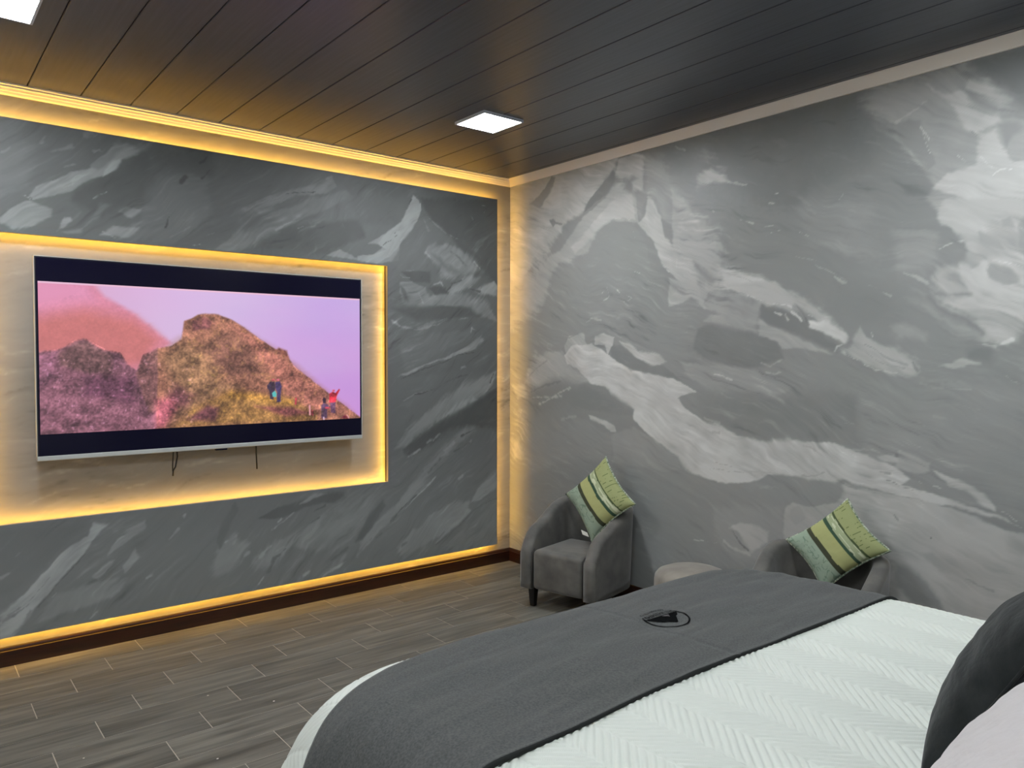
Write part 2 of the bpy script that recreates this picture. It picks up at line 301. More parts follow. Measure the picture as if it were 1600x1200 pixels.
 ('p',112,.01,[-1.073,1.446,-1.106,1.43,-1.138,1.408,-1.354,1.314,-1.34,1.285,-1.233,1.331,-1.122,1.372]),
 ('p',126,.02,[-1.14,1.116,-1.356,1.201,-1.531,1.131,-1.725,1.029,-1.799,.957,-1.617,.909,-1.417,.925,-1.157,.955]),
 ('p',154,.008,[-.909,1.255,-1.026,1.226,-1.171,1.189,-1.187,1.143,-1.132,1.139,-1.043,1.192,-.929,1.22]),
 ('p',120,.03,[-.199,1.095,-.909,1.219,-1.14,1.116,-1.157,.943,-.609,.873,-.2,.696]),
 ('l',165,.006,[-1.746,1.51,-1.864,1.463]),
 ('l',145,.006,[-.785,1.712,-.871,1.687,-.889,1.663]),
 ('l',140,.005,[-2.024,1.024,-2.221,1.004,-2.45,.998]),
 ('l',140,.004,[-1.973,.984,-2.221,.987]),
 ('l',130,.005,[-2.596,1.008,-2.662,1.023,-2.718,1.045]),
 ('l',132,.006,[-2.593,1.182,-2.668,1.158]),
 ('l',136,.01,[-1.996,1.197,-2.052,1.202]),
 ('p',114,.012,[-.159,.678,-.361,.768,-.609,.873,-.945,.921,-1.417,.923,-1.617,.913,-1.792,.954,-1.933,.926,-2.032,.912,-2.036,.616,-.076,.274]),
 ('p',120,.012,[-1.015,.837,-1.407,.921,-1.588,.914,-1.792,.946,-1.889,.931,-2.015,.902,-2.174,.913,-2.297,.946,-2.388,.977,-2.476,.993,-2.621,.995,-2.77,.995,-2.771,.931,-2.744,.89,-2.623,.849,-2.539,.864,-2.488,.836,-2.482,.621,-2.488,.183,-1.022,-.208]),
 ('p',126,.04,[-1.996,.746,-2.479,.819,-2.484,.502,-2.18,.438,-2.039,.581]),
 ('p',140,.01,[-2.489,.757,-2.505,.823,-2.539,.844,-2.623,.847,-2.772,.879,-2.822,.916,-2.935,.888,-2.941,.524,-2.494,.424]),
 ('p',132,.01,[-2.531,.811,-2.582,.835,-2.624,.779,-2.566,.731,-2.523,.763]),
 ('p',146,.016,[-2.119,.629,-2.197,.672,-2.273,.681,-2.393,.661,-2.385,.594,-2.275,.516,-2.217,.563,-2.178,.623]),
 ('l',165,.008,[-1.851,.516,-1.926,.525]),
 ('l',158,.007,[-1.957,.524,-2.03,.527]),
 ('l',144,.01,[-2.08,.545,-2.16,.51,-2.256,.496]),
 ('l',126,.012,[-2.335,.907,-2.389,.918,-2.451,.917]),
 ('l',92,.006,[-2.139,.616,-2.198,.551,-2.247,.518]),
 ('p',150,.014,[-2.834,1.006,-2.908,.99,-3.029,.976,-3.172,.967,-3.385,.942,-3.502,.919,-3.598,.882,-3.748,.875,-3.757,.449,-3.09,.26,-2.985,.634,-2.836,.872]),
 ('p',134,.03,[-3.232,.703,-3.285,.724,-3.4,.645,-3.322,.637]),
 ('p',120,.04,[-3.122,.623,-3.197,.61,-3.289,.535,-3.343,.445,-3.2,.456,-3.124,.515]),
 ('l',115,.006,[-3.098,.878,-3.118,.856]),
 ('l',60,.005,[-3.277,.793,-3.279,.789]),
 ('l',118,.012,[-3.442,.626,-3.549,.579]),
 ('p',138,.012,[-3.121,1.207,-3.259,1.163,-3.269,1.117,-3.207,1.091,-3.103,1.118]),
 ('p',122,.01,[-3.197,1.09,-3.278,1.099,-3.417,1.043,-3.541,.97,-3.485,.962,-3.35,.997,-3.262,1.003,-3.133,1.034]),
 ('p',156,.008,[-3.278,1.128,-3.383,1.093,-3.433,1.072,-3.5,1.036,-3.557,.973,-3.559,.945,-3.509,.974,-3.434,1.031,-3.349,1.061]),
 ('p',146,.01,[-3.015,1.162,-3.102,1.195,-3.122,1.149,-3.055,1.137]),
 ('l',152,.008,[-3.216,1.054,-3.239,1.043]),
 ('l',152,.008,[-3.288,1.04,-3.315,1.034]),
 ('l',158,.007,[-3.584,.959,-3.619,.948,-3.65,.926]),
 ('l',120,.008,[-3.027,1.079,-3.075,1.08]),
 ('l',116,.008,[-3.057,1.044,-3.19,1.012]),
 ('l',135,.012,[-2.884,1.185,-3.025,1.188]),
 ('l',130,.007,[-3.282,1.381,-3.369,1.372]),
 ('l',128,.007,[-3.376,1.446,-3.492,1.425]),
 ('l',132,.008,[-3.211,1.348,-3.238,1.336]),
 ('l',126,.007,[-3.511,1.261,-3.559,1.252]),
 ('l',126,.02,[-3.226,1.529,-3.424,1.53]),
 ('p',140,.03,[-.03,1.447,-.177,1.458,-.229,1.361,-.094,1.328]),
 ('p',142,.03,[-.062,1.233,-.136,1.224,-.26,1.125,-.178,1.093,-.073,1.153]),
 ('p',142,.03,[-.031,.974,-.137,1.01,-.116,.874,-.032,.811]),
]
SH_PANEL = [
 ('p',100,.08,[-3.548,2.897,-3.352,2.93,-3.347,2.574,-3.473,2.49,-3.556,2.479]),
 ('p',76,.05,[-3.143,2.575,-2.991,2.675,-2.824,2.831,-2.72,2.892,-2.393,2.919,-2.395,2.772,-2.687,2.742,-2.793,2.58,-2.994,2.446,-3.144,2.519]),
 ('p',97,.05,[-2.773,2.582,-2.687,2.735,-2.631,2.743,-2.581,2.713,-2.433,2.735,-2.398,2.477,-2.657,2.328,-2.93,2.346,-2.795,2.433]),
 ('p',120,.01,[-3.342,2.521,-3.312,2.572,-3.216,2.62,-3.142,2.673,-3.054,2.714,-2.976,2.791,-2.923,2.864,-2.877,2.865,-2.817,2.861,-2.727,2.917,-2.824,2.82,-2.898,2.782,-2.925,2.72,-2.984,2.683,-3.055,2.651,-3.143,2.575,-3.229,2.536,-3.324,2.503]),
 ('p',105,.012,[-3.054,2.728,-2.976,2.791,-2.91,2.874,-2.87,2.873,-2.951,2.774,-3.016,2.713]),
 ('p',136,.008,[-2.977,2.719,-2.938,2.776,-2.898,2.789,-2.898,2.768,-2.952,2.702,-2.991,2.678]),
 ('p',120,.016,[-3.486,2.369,-3.435,2.441,-3.342,2.494,-3.242,2.458,-3.243,2.417,-3.333,2.359,-3.419,2.336]),
 ('p',122,.01,[-3.22,2.344,-3.183,2.424,-3.155,2.434,-3.152,2.414,-3.19,2.368]),
 ('p',120,.012,[-2.929,2.483,-2.875,2.525,-2.794,2.514,-2.849,2.459]),
 ('p',106,.016,[-3.097,2.378,-3.058,2.439,-3.006,2.516,-2.948,2.523,-3.026,2.435]),
 ('p',118,.012,[-3.008,2.352,-2.943,2.402,-2.796,2.411,-2.864,2.345]),
 ('p',112,.012,[-3.196,2.346,-3.097,2.378,-3.097,2.35,-3.159,2.333]),
 ('l',132,.006,[-3.038,2.54,-3.012,2.565,-2.973,2.584]),
 ('l',58,.006,[-2.663,2.425,-2.656,2.456,-2.645,2.487]),
 ('l',108,.012,[-3.238,2.771,-3.201,2.788,-3.14,2.816]),
 ('l',130,.006,[-3.399,2.523,-3.365,2.521,-3.336,2.504]),
 ('l',110,.012,[-3.178,2.695,-3.129,2.72]),
 ('l',118,.008,[-3.034,2.809,-3.008,2.821]),
 ('l',118,.01,[-3.458,2.737,-3.435,2.761]),
 ('l',112,.01,[-3.284,2.807,-3.269,2.844]),
 ('l',104,.014,[-3.064,2.895,-3.032,2.905]),
 ('l',66,.008,[-2.574,2.707,-2.544,2.742]),
 ('l',125,.006,[-2.995,2.368,-2.931,2.338]),
 ('l',108,.008,[-2.635,2.375,-2.526,2.44]),
 ('p',90,.06,[-2.372,2.752,-1.95,2.855,-1.685,2.938,-2.119,2.669,-2.375,2.48]),
 ('p',76,.04,[-1.97,2.492,-1.778,2.546,-1.403,2.623,-1.344,2.506,-1.643,2.364,-2.122,2.347]),
 ('p',84,.05,[-1.499,2.838,-1.098,2.895,-1.099,2.622,-1.403,2.588]),
 ('p',109,.012,[-2.185,2.588,-2.07,2.651,-1.934,2.734,-1.704,2.817,-1.602,2.887,-1.565,2.828,-1.64,2.775,-1.847,2.721,-1.952,2.666,-2.104,2.59]),
 ('p',100,.02,[-2.071,2.546,-1.777,2.714,-1.499,2.812,-1.451,2.775,-1.687,2.641,-1.901,2.532]),
 ('p',104,.014,[-2.235,2.448,-2.004,2.504,-1.795,2.594,-1.813,2.567,-1.962,2.493,-2.138,2.377,-2.252,2.331,-2.377,2.327]),
 ('l',64,.006,[-1.917,2.72,-1.821,2.75,-1.722,2.768]),
 ('l',120,.006,[-1.988,2.482,-1.919,2.53,-1.813,2.576]),
 ('l',62,.008,[-2.455,2.747,-2.409,2.8]),
 ('l',62,.008,[-2.462,2.838,-2.424,2.875]),
 ('l',118,.007,[-2.429,2.404,-2.383,2.424]),
 ('l',120,.006,[-1.849,2.505,-1.805,2.526]),
 ('l',110,.006,[-1.649,2.867,-1.602,2.887]),
 ('l',130,.006,[-2.512,2.334,-2.46,2.343]),
 ('p',116,.012,[-1.652,2.359,-1.539,2.399,-1.424,2.353,-1.305,2.372,-1.203,2.448,-1.078,2.542,-1.078,2.368,-1.224,2.333,-1.453,2.337]),
 ('p',118,.012,[-1.335,2.458,-1.203,2.538,-1.077,2.633,-1.078,2.542,-1.224,2.469]),
 ('p',75,.03,[-.904,2.829,-.174,2.926,-.173,2.24,-.344,2.329,-.563,2.498,-.816,2.672]),
 ('p',91,.03,[-.916,2.679,-.838,2.698,-.61,2.57,-.563,2.498,-.657,2.527,-.861,2.452,-.749,2.338,-.817,2.305,-1.057,2.269,-1.141,2.354,-.971,2.59]),
 ('p',128,.009,[-.959,2.841,-.915,2.809,-.894,2.747,-.916,2.679,-.981,2.589,-1.067,2.488,-1.152,2.389,-1.255,2.331,-1.405,2.332,-1.404,2.368,-1.295,2.386,-1.183,2.436,-1.244,2.471,-1.182,2.549,-1.067,2.644,-1.002,2.752]),
 ('l',70,.009,[-1.051,2.618,-1.088,2.577,-1.115,2.556]),
 ('l',82,.009,[-1.099,2.54,-1.151,2.498,-1.203,2.466]),
 ('l',118,.009,[-1.345,2.457,-1.254,2.479]),
 ('l',62,.008,[-.975,2.806,-.997,2.762]),
 ('l',138,.006,[-.905,2.802,-.899,2.756]),
 ('l',140,.007,[-1.046,2.536,-1.11,2.457,-1.172,2.387]),
 ('p',115,.016,[-.872,2.441,-.816,2.493,-.657,2.527,-.563,2.503,-.443,2.43,-.344,2.339,-.443,2.312,-.587,2.258,-.657,2.268,-.749,2.338]),
 ('p',95,.012,[-.817,2.437,-.726,2.426,-.657,2.374,-.539,2.315,-.587,2.302,-.715,2.341]),
 ('l',92,.01,[-.633,2.472,-.551,2.431,-.491,2.367]),
 ('l',132,.006,[-.418,2.403,-.35,2.344]),
 ('l',130,.007,[-.861,2.442,-.817,2.399]),
 ('l',108,.008,[-.838,2.698,-.771,2.658,-.68,2.602,-.574,2.569]),
 ('l',122,.006,[-.668,2.512,-.61,2.513]),
 ('l',124,.006,[-.604,2.576,-.592,2.563]),
 ('l',105,.01,[-.894,2.701,-.861,2.658,-.833,2.604]),
 ('p',74,.014,[-1.068,2.286,-.817,2.305,-.817,2.22,-.972,2.219]),
 ('l',120,.008,[-1.073,2.268,-1.052,2.246,-.993,2.245]),
 ('l',110,.006,[-1.047,2.292,-.95,2.3]),
 ('p',112,.012,[-1.074,2.212,-.972,2.219,-.862,2.189,-.817,2.116,-.749,2.138,-.563,2.158,-.467,2.153,-.443,2.106,-.294,2.113,-.186,1.956,-.394,2.009,-.467,2.055,-.715,2.054,-.972,2.038,-1.153,2.089,-1.069,2.066]),
 ('p',80,.012,[-1.068,2.194,-1.026,2.16,-.994,2.069,-1.048,2.067]),
 ('l',128,.006,[-.917,2.148,-.884,2.075]),
 ('p',122,.008,[-.669,2.171,-.587,2.234,-.467,2.291,-.363,2.288,-.455,2.193,-.539,2.179,-.657,2.134]),
 ('p',126,.008,[-.4,2.187,-.319,2.221,-.218,2.268,-.182,2.23,-.192,2.153,-.319,2.161]),
 ('p',68,.008,[-.84,2.18,-.772,2.194,-.68,2.185,-.657,2.143,-.772,2.137]),
 ('l',66,.007,[-.669,2.162,-.622,2.222,-.539,2.257]),
 ('l',70,.006,[-.455,2.193,-.356,2.179]),
 ('l',125,.006,[-.783,2.208,-.726,2.225,-.703,2.198]),
 ('p',76,.014,[-1.153,2.016,-.972,2.033,-.657,2.058,-.443,2.046,-.387,1.994,-.657,1.955,-.94,1.941]),
 ('l',108,.01,[-1.154,1.934,-1.069,1.881,-.962,1.875,-.818,1.917,-.657,1.96]),
 ('l',132,.006,[-.313,2.794,-.294,2.826]),
 ('l',128,.006,[-.43,2.75,-.412,2.723]),
 ('l',112,.006,[-.332,2.856,-.301,2.855]),
 ('p',95,.03,[-1.11,1.792,-.467,1.888,-.377,1.849,-.642,1.746,-.862,1.648,-1.033,1.614]),
 ('p',84,.03,[-1.053,1.521,-.832,1.605,-.642,1.657,-.489,1.703,-.192,1.835,-.18,1.546,-.489,1.549,-.79,1.552]),
 ('p',120,.007,[-1.063,1.542,-.883,1.614,-.664,1.675,-.533,1.738,-.343,1.841,-.326,1.796,-.4,1.74,-.511,1.71,-.642,1.666,-.727,1.644,-.852,1.614,-1.033,1.533]),
 ('l',66,.007,[-1.063,1.512,-.893,1.579,-.706,1.631,-.555,1.693,-.422,1.712]),
 ('l',106,.01,[-1.15,1.472,-1.063,1.546]),
 ('l',118,.007,[-1.148,1.933,-1.071,1.885,-.953,1.871,-.758,1.911,-.642,1.955]),
 ('l',112,.006,[-.62,1.955,-.467,1.969]),
 ('l',128,.005,[-.445,1.866,-.434,1.898,-.405,1.885]),
 ('l',112,.007,[-1.044,1.35,-.954,1.399,-.78,1.436]),
 ('l',66,.007,[-.954,1.395,-.77,1.438,-.61,1.506,-.478,1.542]),
 ('l',116,.012,[-.534,1.595,-.5,1.603]),
 ('p',110,.014,[-1.123,1.006,-1.015,1.135,-.791,1.298,-.556,1.433,-.354,1.511,-.192,1.555,-.221,1.472,-.308,1.39,-.4,1.342,-.556,1.262,-.728,1.181,-.864,1.1,-1.025,1.007]),
 ('p',124,.007,[-.884,1.11,-.728,1.22,-.422,1.375,-.383,1.342,-.556,1.253,-.791,1.153]),
 ('l',70,.006,[-.215,1.537,-.25,1.472]),
 ('l',82,.01,[-1.005,1.186,-.965,1.244]),
 ('p',68,.012,[-1.025,1.007,-.864,1.096,-.728,1.176,-.556,1.257,-.377,1.337,-.18,1.434,-.179,1.171,-.377,1.163,-.643,1.114,-.915,.99]),
 ('p',70,.016,[-1.043,.998,-.872,1.116,-.726,1.196,-.177,1.169,-.177,1.094,-.51,1.14,-.789,1.032,-1.004,.935]),
 ('p',88,.04,[-.873,.732,-.51,.959,-.177,1.01,-.176,.755,-.42,.575,-.727,.557,-.955,.566]),
 ('p',107,.012,[-1.397,.38,-1.276,.496,-1.103,.619,-.954,.775,-.831,.895,-.641,1.031,-.51,1.113,-.397,1.134,-.397,1.089,-.554,.989,-.726,.877,-.873,.732,-1.054,.561,-1.181,.475,-1.323,.377,-1.416,.3]),
 ('l',126,.005,[-1.035,.559,-.914,.658,-.779,.762]),
 ('l',64,.006,[-1.104,.533,-1.015,.6,-.944,.648]),
 ('l',66,.008,[-1.133,.494,-1.104,.525]),
 ('l',122,.01,[-1.004,.939,-.903,.992]),
 ('l',116,.01,[-.841,1.036,-.726,1.09]),
 ('l',72,.012,[-.831,.816,-.726,.904]),
 ('l',122,.01,[-.684,.963,-.597,1.019]),
 ('l',66,.006,[-.532,1.06,-.409,1.108]),
 ('l',116,.007,[-.532,.961,-.443,1.027]),
 ('l',72,.008,[-.598,.947,-.465,1.01]),
 ('p',112,.014,[-.448,.542,-.409,.611,-.305,.693,-.182,.761,-.182,.624,-.34,.552]),
 ('l',72,.005,[-.363,.569,-.305,.609]),
 ('l',112,.01,[-.548,.74,-.526,.751]),
 ('p',106,.016,[-1.095,.292,-1.035,.352,-.965,.407,-.904,.403,-.832,.481,-.576,.566,-.454,.552,-.51,.439,-.727,.325,-.935,.25,-1.056,.191]),
 ('p',112,.012,[-.77,.268,-.554,.382,-.443,.477,-.476,.499,-.62,.381]),
 ('l',74,.008,[-.77,.255,-.554,.368,-.431,.466,-.328,.509,-.188,.54]),
 ('p',97,.03,[-.706,.241,-.176,.51,-.175,.169,-.62,.182]),
 ('l',76,.012,[-1.05,.302,-1.021,.311]),
 ('l',80,.02,[-1.36,.466,-1.313,.526,-1.228,.633]),
 ('p',72,.014,[-1.415,.424,-1.36,.499,-1.332,.562,-1.247,.602,-1.323,.469,-1.397,.405]),
 ('p',84,.05,[-3.558,.754,-3.083,.731,-3.173,.628,-3.333,.499,-3.451,.41,-3.565,.351]),
 ('p',128,.01,[-3.521,.314,-3.406,.387,-3.26,.536,-3.198,.604,-3.09,.666,-3.064,.735,-2.999,.716,-3.039,.674,-3.111,.568,-3.2,.476,-3.287,.371,-3.354,.307,-3.426,.218,-3.478,.168,-3.524,.165]),
 ('l',92,.006,[-3.476,.291,-3.436,.317,-3.365,.358,-3.28,.462]),
 ('l',96,.005,[-3.459,.281,-3.407,.318,-3.371,.339]),
 ('l',90,.008,[-3.499,.269,-3.453,.286]),
 ('l',96,.008,[-3.372,.297,-3.396,.247]),
 ('l',66,.01,[-3.336,.311,-3.275,.376,-3.188,.474,-3.111,.558]),
 ('p',113,.012,[-3.075,.425,-2.989,.498,-2.956,.507,-3.003,.434,-3.043,.401]),
 ('p',108,.012,[-2.968,.59,-2.887,.667,-2.797,.715,-2.794,.661,-2.915,.589,-2.995,.532]),
 ('p',108,.012,[-2.917,.463,-2.847,.556,-2.834,.502,-2.904,.416]),
 ('p',102,.03,[-3.276,.348,-3.088,.398,-2.891,.392,-2.959,.3,-3.216,.243,-3.337,.234]),
 ('l',112,.01,[-2.672,.568,-2.646,.602,-2.617,.629]),
 ('l',113,.014,[-2.788,.369,-2.753,.378]),
 ('l',108,.01,[-2.932,.295,-2.891,.324,-2.85,.35]),
 ('l',120,.009,[-3.269,.347,-3.248,.371]),
 ('l',116,.009,[-2.579,.701,-2.572,.716]),
 ('l',106,.02,[-3.431,.606,-3.402,.629]),
 ('l',108,.02,[-3.507,.502,-3.472,.517]),
 ('l',112,.01,[-3.078,.2,-3.052,.231]),
 ('l',120,.006,[-2.961,.596,-2.914,.634]),
 ('p',102,.03,[-2.381,.468,-2.27,.548,-2.206,.473,-2.304,.326,-2.422,.299]),
 ('p',98,.03,[-1.866,.421,-1.608,.593,-1.511,.705,-1.231,.729,-1.334,.558,-1.513,.385,-1.703,.361]),
 ('p',102,.03,[-2.141,.364,-2.022,.462,-1.793,.548,-1.645,.589,-1.866,.421,-2.058,.317]),
 ('p',69,.012,[-2.126,.63,-2.037,.681,-1.846,.717,-1.644,.746,-1.53,.744,-1.516,.706,-1.607,.679,-1.792,.672,-1.969,.618]),
 ('p',106,.01,[-1.837,.699,-1.737,.748,-1.654,.739,-1.792,.707]),
 ('p',77,.016,[-2.388,.541,-2.34,.646,-2.276,.755,-2.248,.699,-2.301,.601,-2.369,.474]),
 ('l',118,.01,[-2.03,.551,-1.978,.581,-1.882,.645]),
 ('l',124,.008,[-1.987,.595,-1.969,.614]),
 ('l',114,.008,[-2.116,.389,-2.039,.448]),
 ('l',112,.008,[-2.006,.405,-1.936,.432]),
 ('l',72,.01,[-2.058,.279,-2.023,.353,-1.936,.415]),
 ('l',72,.008,[-1.927,.456,-1.829,.527,-1.71,.584]),
 ('l',114,.007,[-1.923,.459,-1.838,.511]),
 ('l',70,.01,[-1.61,.289,-1.552,.32,-1.499,.351]),
 ('l',68,.008,[-1.738,.635,-1.664,.657]),
 ('p',70,.01,[-1.435,.391,-1.385,.465,-1.334,.549,-1.221,.636,-1.201,.596,-1.314,.455,-1.385,.391]),
 ('l',116,.008,[-1.676,.177,-1.629,.209,-1.514,.251]),
 ('l',76,.014,[-1.274,.385,-1.233,.407]),
 ('l',70,.012,[-1.159,.489,-1.106,.529]),
 ('l',118,.009,[-2.334,.505,-2.318,.514]),
 ('l',112,.009,[-2.215,.409,-2.19,.421]),
 ('l',120,.006,[-2.126,.212,-2.096,.249]),
 ('l',112,.012,[-2.278,.484,-2.254,.529]),
 ('l',82,.01,[-1.867,.224,-1.822,.277]),
 ('l',112,.008,[-1.823,.208,-1.777,.234]),
 ('l',84,.02,[-2.156,.581,-2.13,.651]),
 ('l',110,.012,[-1.426,.281,-1.315,.373,-1.233,.453]),
]
SH_SCREEN = [
 ('p',(222,140,165),.02,[-3.352,2.09,-3.057,2.077,-2.999,1.998,-2.862,1.92,-2.76,1.838,-2.647,1.745,-2.803,1.614,-2.851,1.572,-3.359,1.656]),
 ('p',(205,120,120),.06,[-3.356,1.869,-3.103,1.927,-2.847,1.887,-2.705,1.77,-2.803,1.623,-2.867,1.606,-3.359,1.656]),
 ('p',(228,150,185),.06,[-3.352,2.09,-3.072,2.076,-3.058,1.987,-3.355,1.925]),
 ('p',(124,82,96),.01,[-3.359,1.68,-3.221,1.705,-3.149,1.746,-3.106,1.761,-3.047,1.723,-3.003,1.698,-2.927,1.686,-2.89,1.623,-2.832,1.576,-2.732,1.57,-2.696,1.176,-3.366,1.22]),
 ('p',(116,84,84),.02,[-3.235,1.681,-3.149,1.746,-3.098,1.755,-3.047,1.723,-2.973,1.682,-2.971,1.581,-3.079,1.574,-3.222,1.616]),
 ('p',(140,92,112),.03,[-3.329,1.672,-3.242,1.689,-3.245,1.528,-3.331,1.497]),
 ('p',(104,64,84),.03,[-3.109,1.558,-2.852,1.546,-2.854,1.401,-3.11,1.451]),
 ('p',(128,88,86),.01,[-2.847,1.572,-2.803,1.674,-2.722,1.714,-2.639,1.728,-2.52,1.774,-2.525,1.344,-2.775,1.346]),
 ('p',(150,102,80),.007,[-2.726,1.715,-2.646,1.731,-2.594,1.77,-2.574,1.88,-2.532,1.896,-2.494,1.922,-2.452,1.93,-2.377,1.928,-2.298,1.897,-2.167,1.811,-2.015,1.713,-1.954,1.697,-1.901,1.611,-1.774,1.515,-1.652,1.424,-1.487,1.297,-1.417,1.253,-1.417,1.226,-2.733,1.238]),
 ('p',(166,106,90),.05,[-2.298,1.857,-2.168,1.786,-1.998,1.688,-1.774,1.506,-1.497,1.284,-1.729,1.277,-1.956,1.441,-2.118,1.645]),
 ('p',(146,110,78),.06,[-2.713,1.669,-2.594,1.755,-2.489,1.725,-2.371,1.766,-2.317,1.645,-2.374,1.533,-2.253,1.481,-2.335,1.434,-2.531,1.329,-2.674,1.289,-2.606,1.411,-2.656,1.529]),
 ('p',(128,78,76),.012,[-2.529,1.89,-2.463,1.92,-2.402,1.87,-2.426,1.837,-2.526,1.823]),
 ('p',(122,84,70),.06,[-2.466,1.701,-2.347,1.807,-2.25,1.785,-2.152,1.67,-2.119,1.562,-2.285,1.548,-2.389,1.597]),
 ('p',(106,66,68),.04,[-2.672,1.444,-2.62,1.497,-2.575,1.473,-2.523,1.432,-2.569,1.37,-2.643,1.365]),
 ('p',(172,92,104),.03,[-2.737,1.415,-2.628,1.435,-2.629,1.349,-2.689,1.251,-2.74,1.246]),
 ('p',(150,112,62),.03,[-2.652,1.249,-2.585,1.308,-2.531,1.361,-2.351,1.443,-2.171,1.438,-1.911,1.397,-1.748,1.295,-1.748,1.242]),
 ('p',(176,130,58),.03,[-2.359,1.419,-2.303,1.454,-2.12,1.428,-1.912,1.392,-1.912,1.362,-2.171,1.397]),
 ('p',(104,62,66),.02,[-2.57,1.291,-2.446,1.374,-2.376,1.355,-2.4,1.275]),
 ('p',(130,74,72),.02,[-2.155,1.354,-1.912,1.345,-1.776,1.296,-1.957,1.287]),
 ('p',(205,140,165),.02,[-1.777,1.13,-1.767,1.129,-1.772,1.125]),
 ('p',(150,92,76),.012,[-2.015,1.709,-1.997,1.726,-1.945,1.709,-1.932,1.663,-1.963,1.671]),
 ('p',(48,40,58),.004,[-2.077,1.486,-2.056,1.507,-2.03,1.506,-2.024,1.46,-2.035,1.396,-2.057,1.401,-2.06,1.452,-2.076,1.469]),
 ('p',(66,58,104),.004,[-2.025,1.506,-1.995,1.51,-1.984,1.476,-1.989,1.425,-1.987,1.382,-2.013,1.379,-2.01,1.442,-2.024,1.468]),
 ('l',(190,80,90),.009,[-2.043,1.517,-2.032,1.519]),
 ('l',(225,110,130),.009,[-2.013,1.52,-2.002,1.52]),
 ('p',(92,190,190),.004,[-2.043,1.439,-2.024,1.453,-2.013,1.434,-2.017,1.413,-2.039,1.416]),
 ('p',(238,48,70),.004,[-1.647,1.424,-1.623,1.437,-1.604,1.427,-1.58,1.453,-1.573,1.447,-1.595,1.405,-1.605,1.365,-1.648,1.366]),
 ('l',(235,90,100),.009,[-1.623,1.443,-1.614,1.443]),
 ('p',(100,70,100),.004,[-1.643,1.366,-1.605,1.365,-1.607,1.289,-1.639,1.299]),
 ('p',(84,62,92),.004,[-1.71,1.346,-1.691,1.362,-1.664,1.358,-1.643,1.335,-1.667,1.323,-1.671,1.261,-1.71,1.263]),
 ('p',(40,28,44),.003,[-1.698,1.39,-1.686,1.404,-1.672,1.389,-1.674,1.363,-1.694,1.363]),
 ('l',(220,70,90),.01,[-1.677,1.332,-1.653,1.331]),
 ('l',(235,200,225),.009,[-1.693,1.266,-1.692,1.247]),
 ('l',(205,60,80),.01,[-1.886,1.4,-1.889,1.366]),
 ('l',(240,165,175),.011,[-1.789,1.349,-1.787,1.288]),
 ('l',(200,70,90),.01,[-1.771,1.314,-1.771,1.287]),
 ('p',(110,30,50),.006,[-1.566,1.26,-1.537,1.277,-1.512,1.253,-1.517,1.244]),
 ('l',(230,160,170),.006,[-1.522,1.272,-1.512,1.253]),
]

# ------------------------------------------------------------------ materials
M = {}
M['mural'] = mat('mural_wallpaper', rough=.42, spec=.35, attr='paint', bump=((30, 30, 30), .06, .004))
M['mural2'] = mat('mural_panel_paper', rough=.5, spec=.3, attr='paint', bump=((30, 30, 30), .06, .004))
M['edge'] = mat('panel_edge_paint', lc(150, 146, 136), .6)
M['plain'] = mat('plain_wall_paint', lc(226, 226, 224), .7)
M['ceil'] = mat('dark_pvc_ceiling', rough=.34, spec=.85, noise=((60, 2.5, 60), lc(54, 57, 66), lc(70, 73, 83), 6), bump=((90, 3, 90), .10, .002))
M['groove'] = mat('ceiling_groove', lc(16, 16, 18), .7)
M['cornice'] = mat('cream_cornice', lc(246, 238, 228), .5)
M['base'] = mat('dark_brown_skirting', rough=.3, spec=.5, noise=((3, 3, 60), lc(26, 13, 9), lc(46, 22, 15), 4))
M['grout'] = mat('pale_grout', lc(176, 168, 156), .8)
M['black'] = mat('black_wood', lc(16, 15, 15), .4)
M['gap'] = mat('dark_batten', lc(60, 56, 52), .8)
M['led'] = mat('warm_led', LED_COL+(1,), emit=LED_OUT)
M['led_in'] = mat('warm_led_bright', LED_COL+(1,), emit=LED_IN)
M['diff'] = mat('panel_diffuser', (.93, .97, 1.0, 1), emit=PANEL_LIGHT)
M['lframe'] = mat('light_frame', lc(205, 210, 220), .4)
M['screen'] = mat('tv_picture', rough=.25, attr='paint', emit=.95)
M['tvblack'] = mat('tv_black_glass', lc(13, 11, 34), .18, spec=.2)
M['tvcase'] = mat('tv_casing', lc(22, 22, 24), .45)
M['silver'] = mat('tv_silver_trim', lc(196, 198, 196), .35, metal=.35)
M['cable'] = mat('black_cable', lc(14, 12, 12), .5)
M['velvet'] = mat('grey_velvet', rough=.75, sheen=.35, noise=((9, 9, 9), lc(80, 79, 76), lc(106, 104, 99), 4), bump=((60, 60, 60), .15, .004))
M['velvet2'] = mat('beige_grey_velvet', rough=.75, sheen=.35, noise=((9, 9, 9), lc(122, 117, 109), lc(146, 140, 130), 4), bump=((60, 60, 60), .15, .004))
M['seam'] = mat('dark_seam', lc(52, 50, 48), .8)
M['quilt'] = mat('white_quilt', lc(207, 212, 205), .85, spec=.2)
M['runner'] = mat('charcoal_runner', rough=.9, spec=.15, sheen=.15, noise=((160, 160, 160), lc(71, 73, 73), lc(89, 91, 90), 3), bump=((240, 240, 240), .25, .002))
M['runner_edge'] = mat('runner_hem', lc(48, 50, 50), .9, spec=.1)
M['print'] = mat('black_print', lc(14, 16, 18), .8, spec=.1)
M['printpale'] = mat('pale_print', lc(120, 118, 120), .8, spec=.1)
M['dpillow'] = mat('charcoal_pillowcase', rough=.9, spec=.15, sheen=.15, noise=((14, 14, 14), lc(35, 38, 39), lc(49, 52, 52), 4), bump=((22, 22, 22), .4, .012))
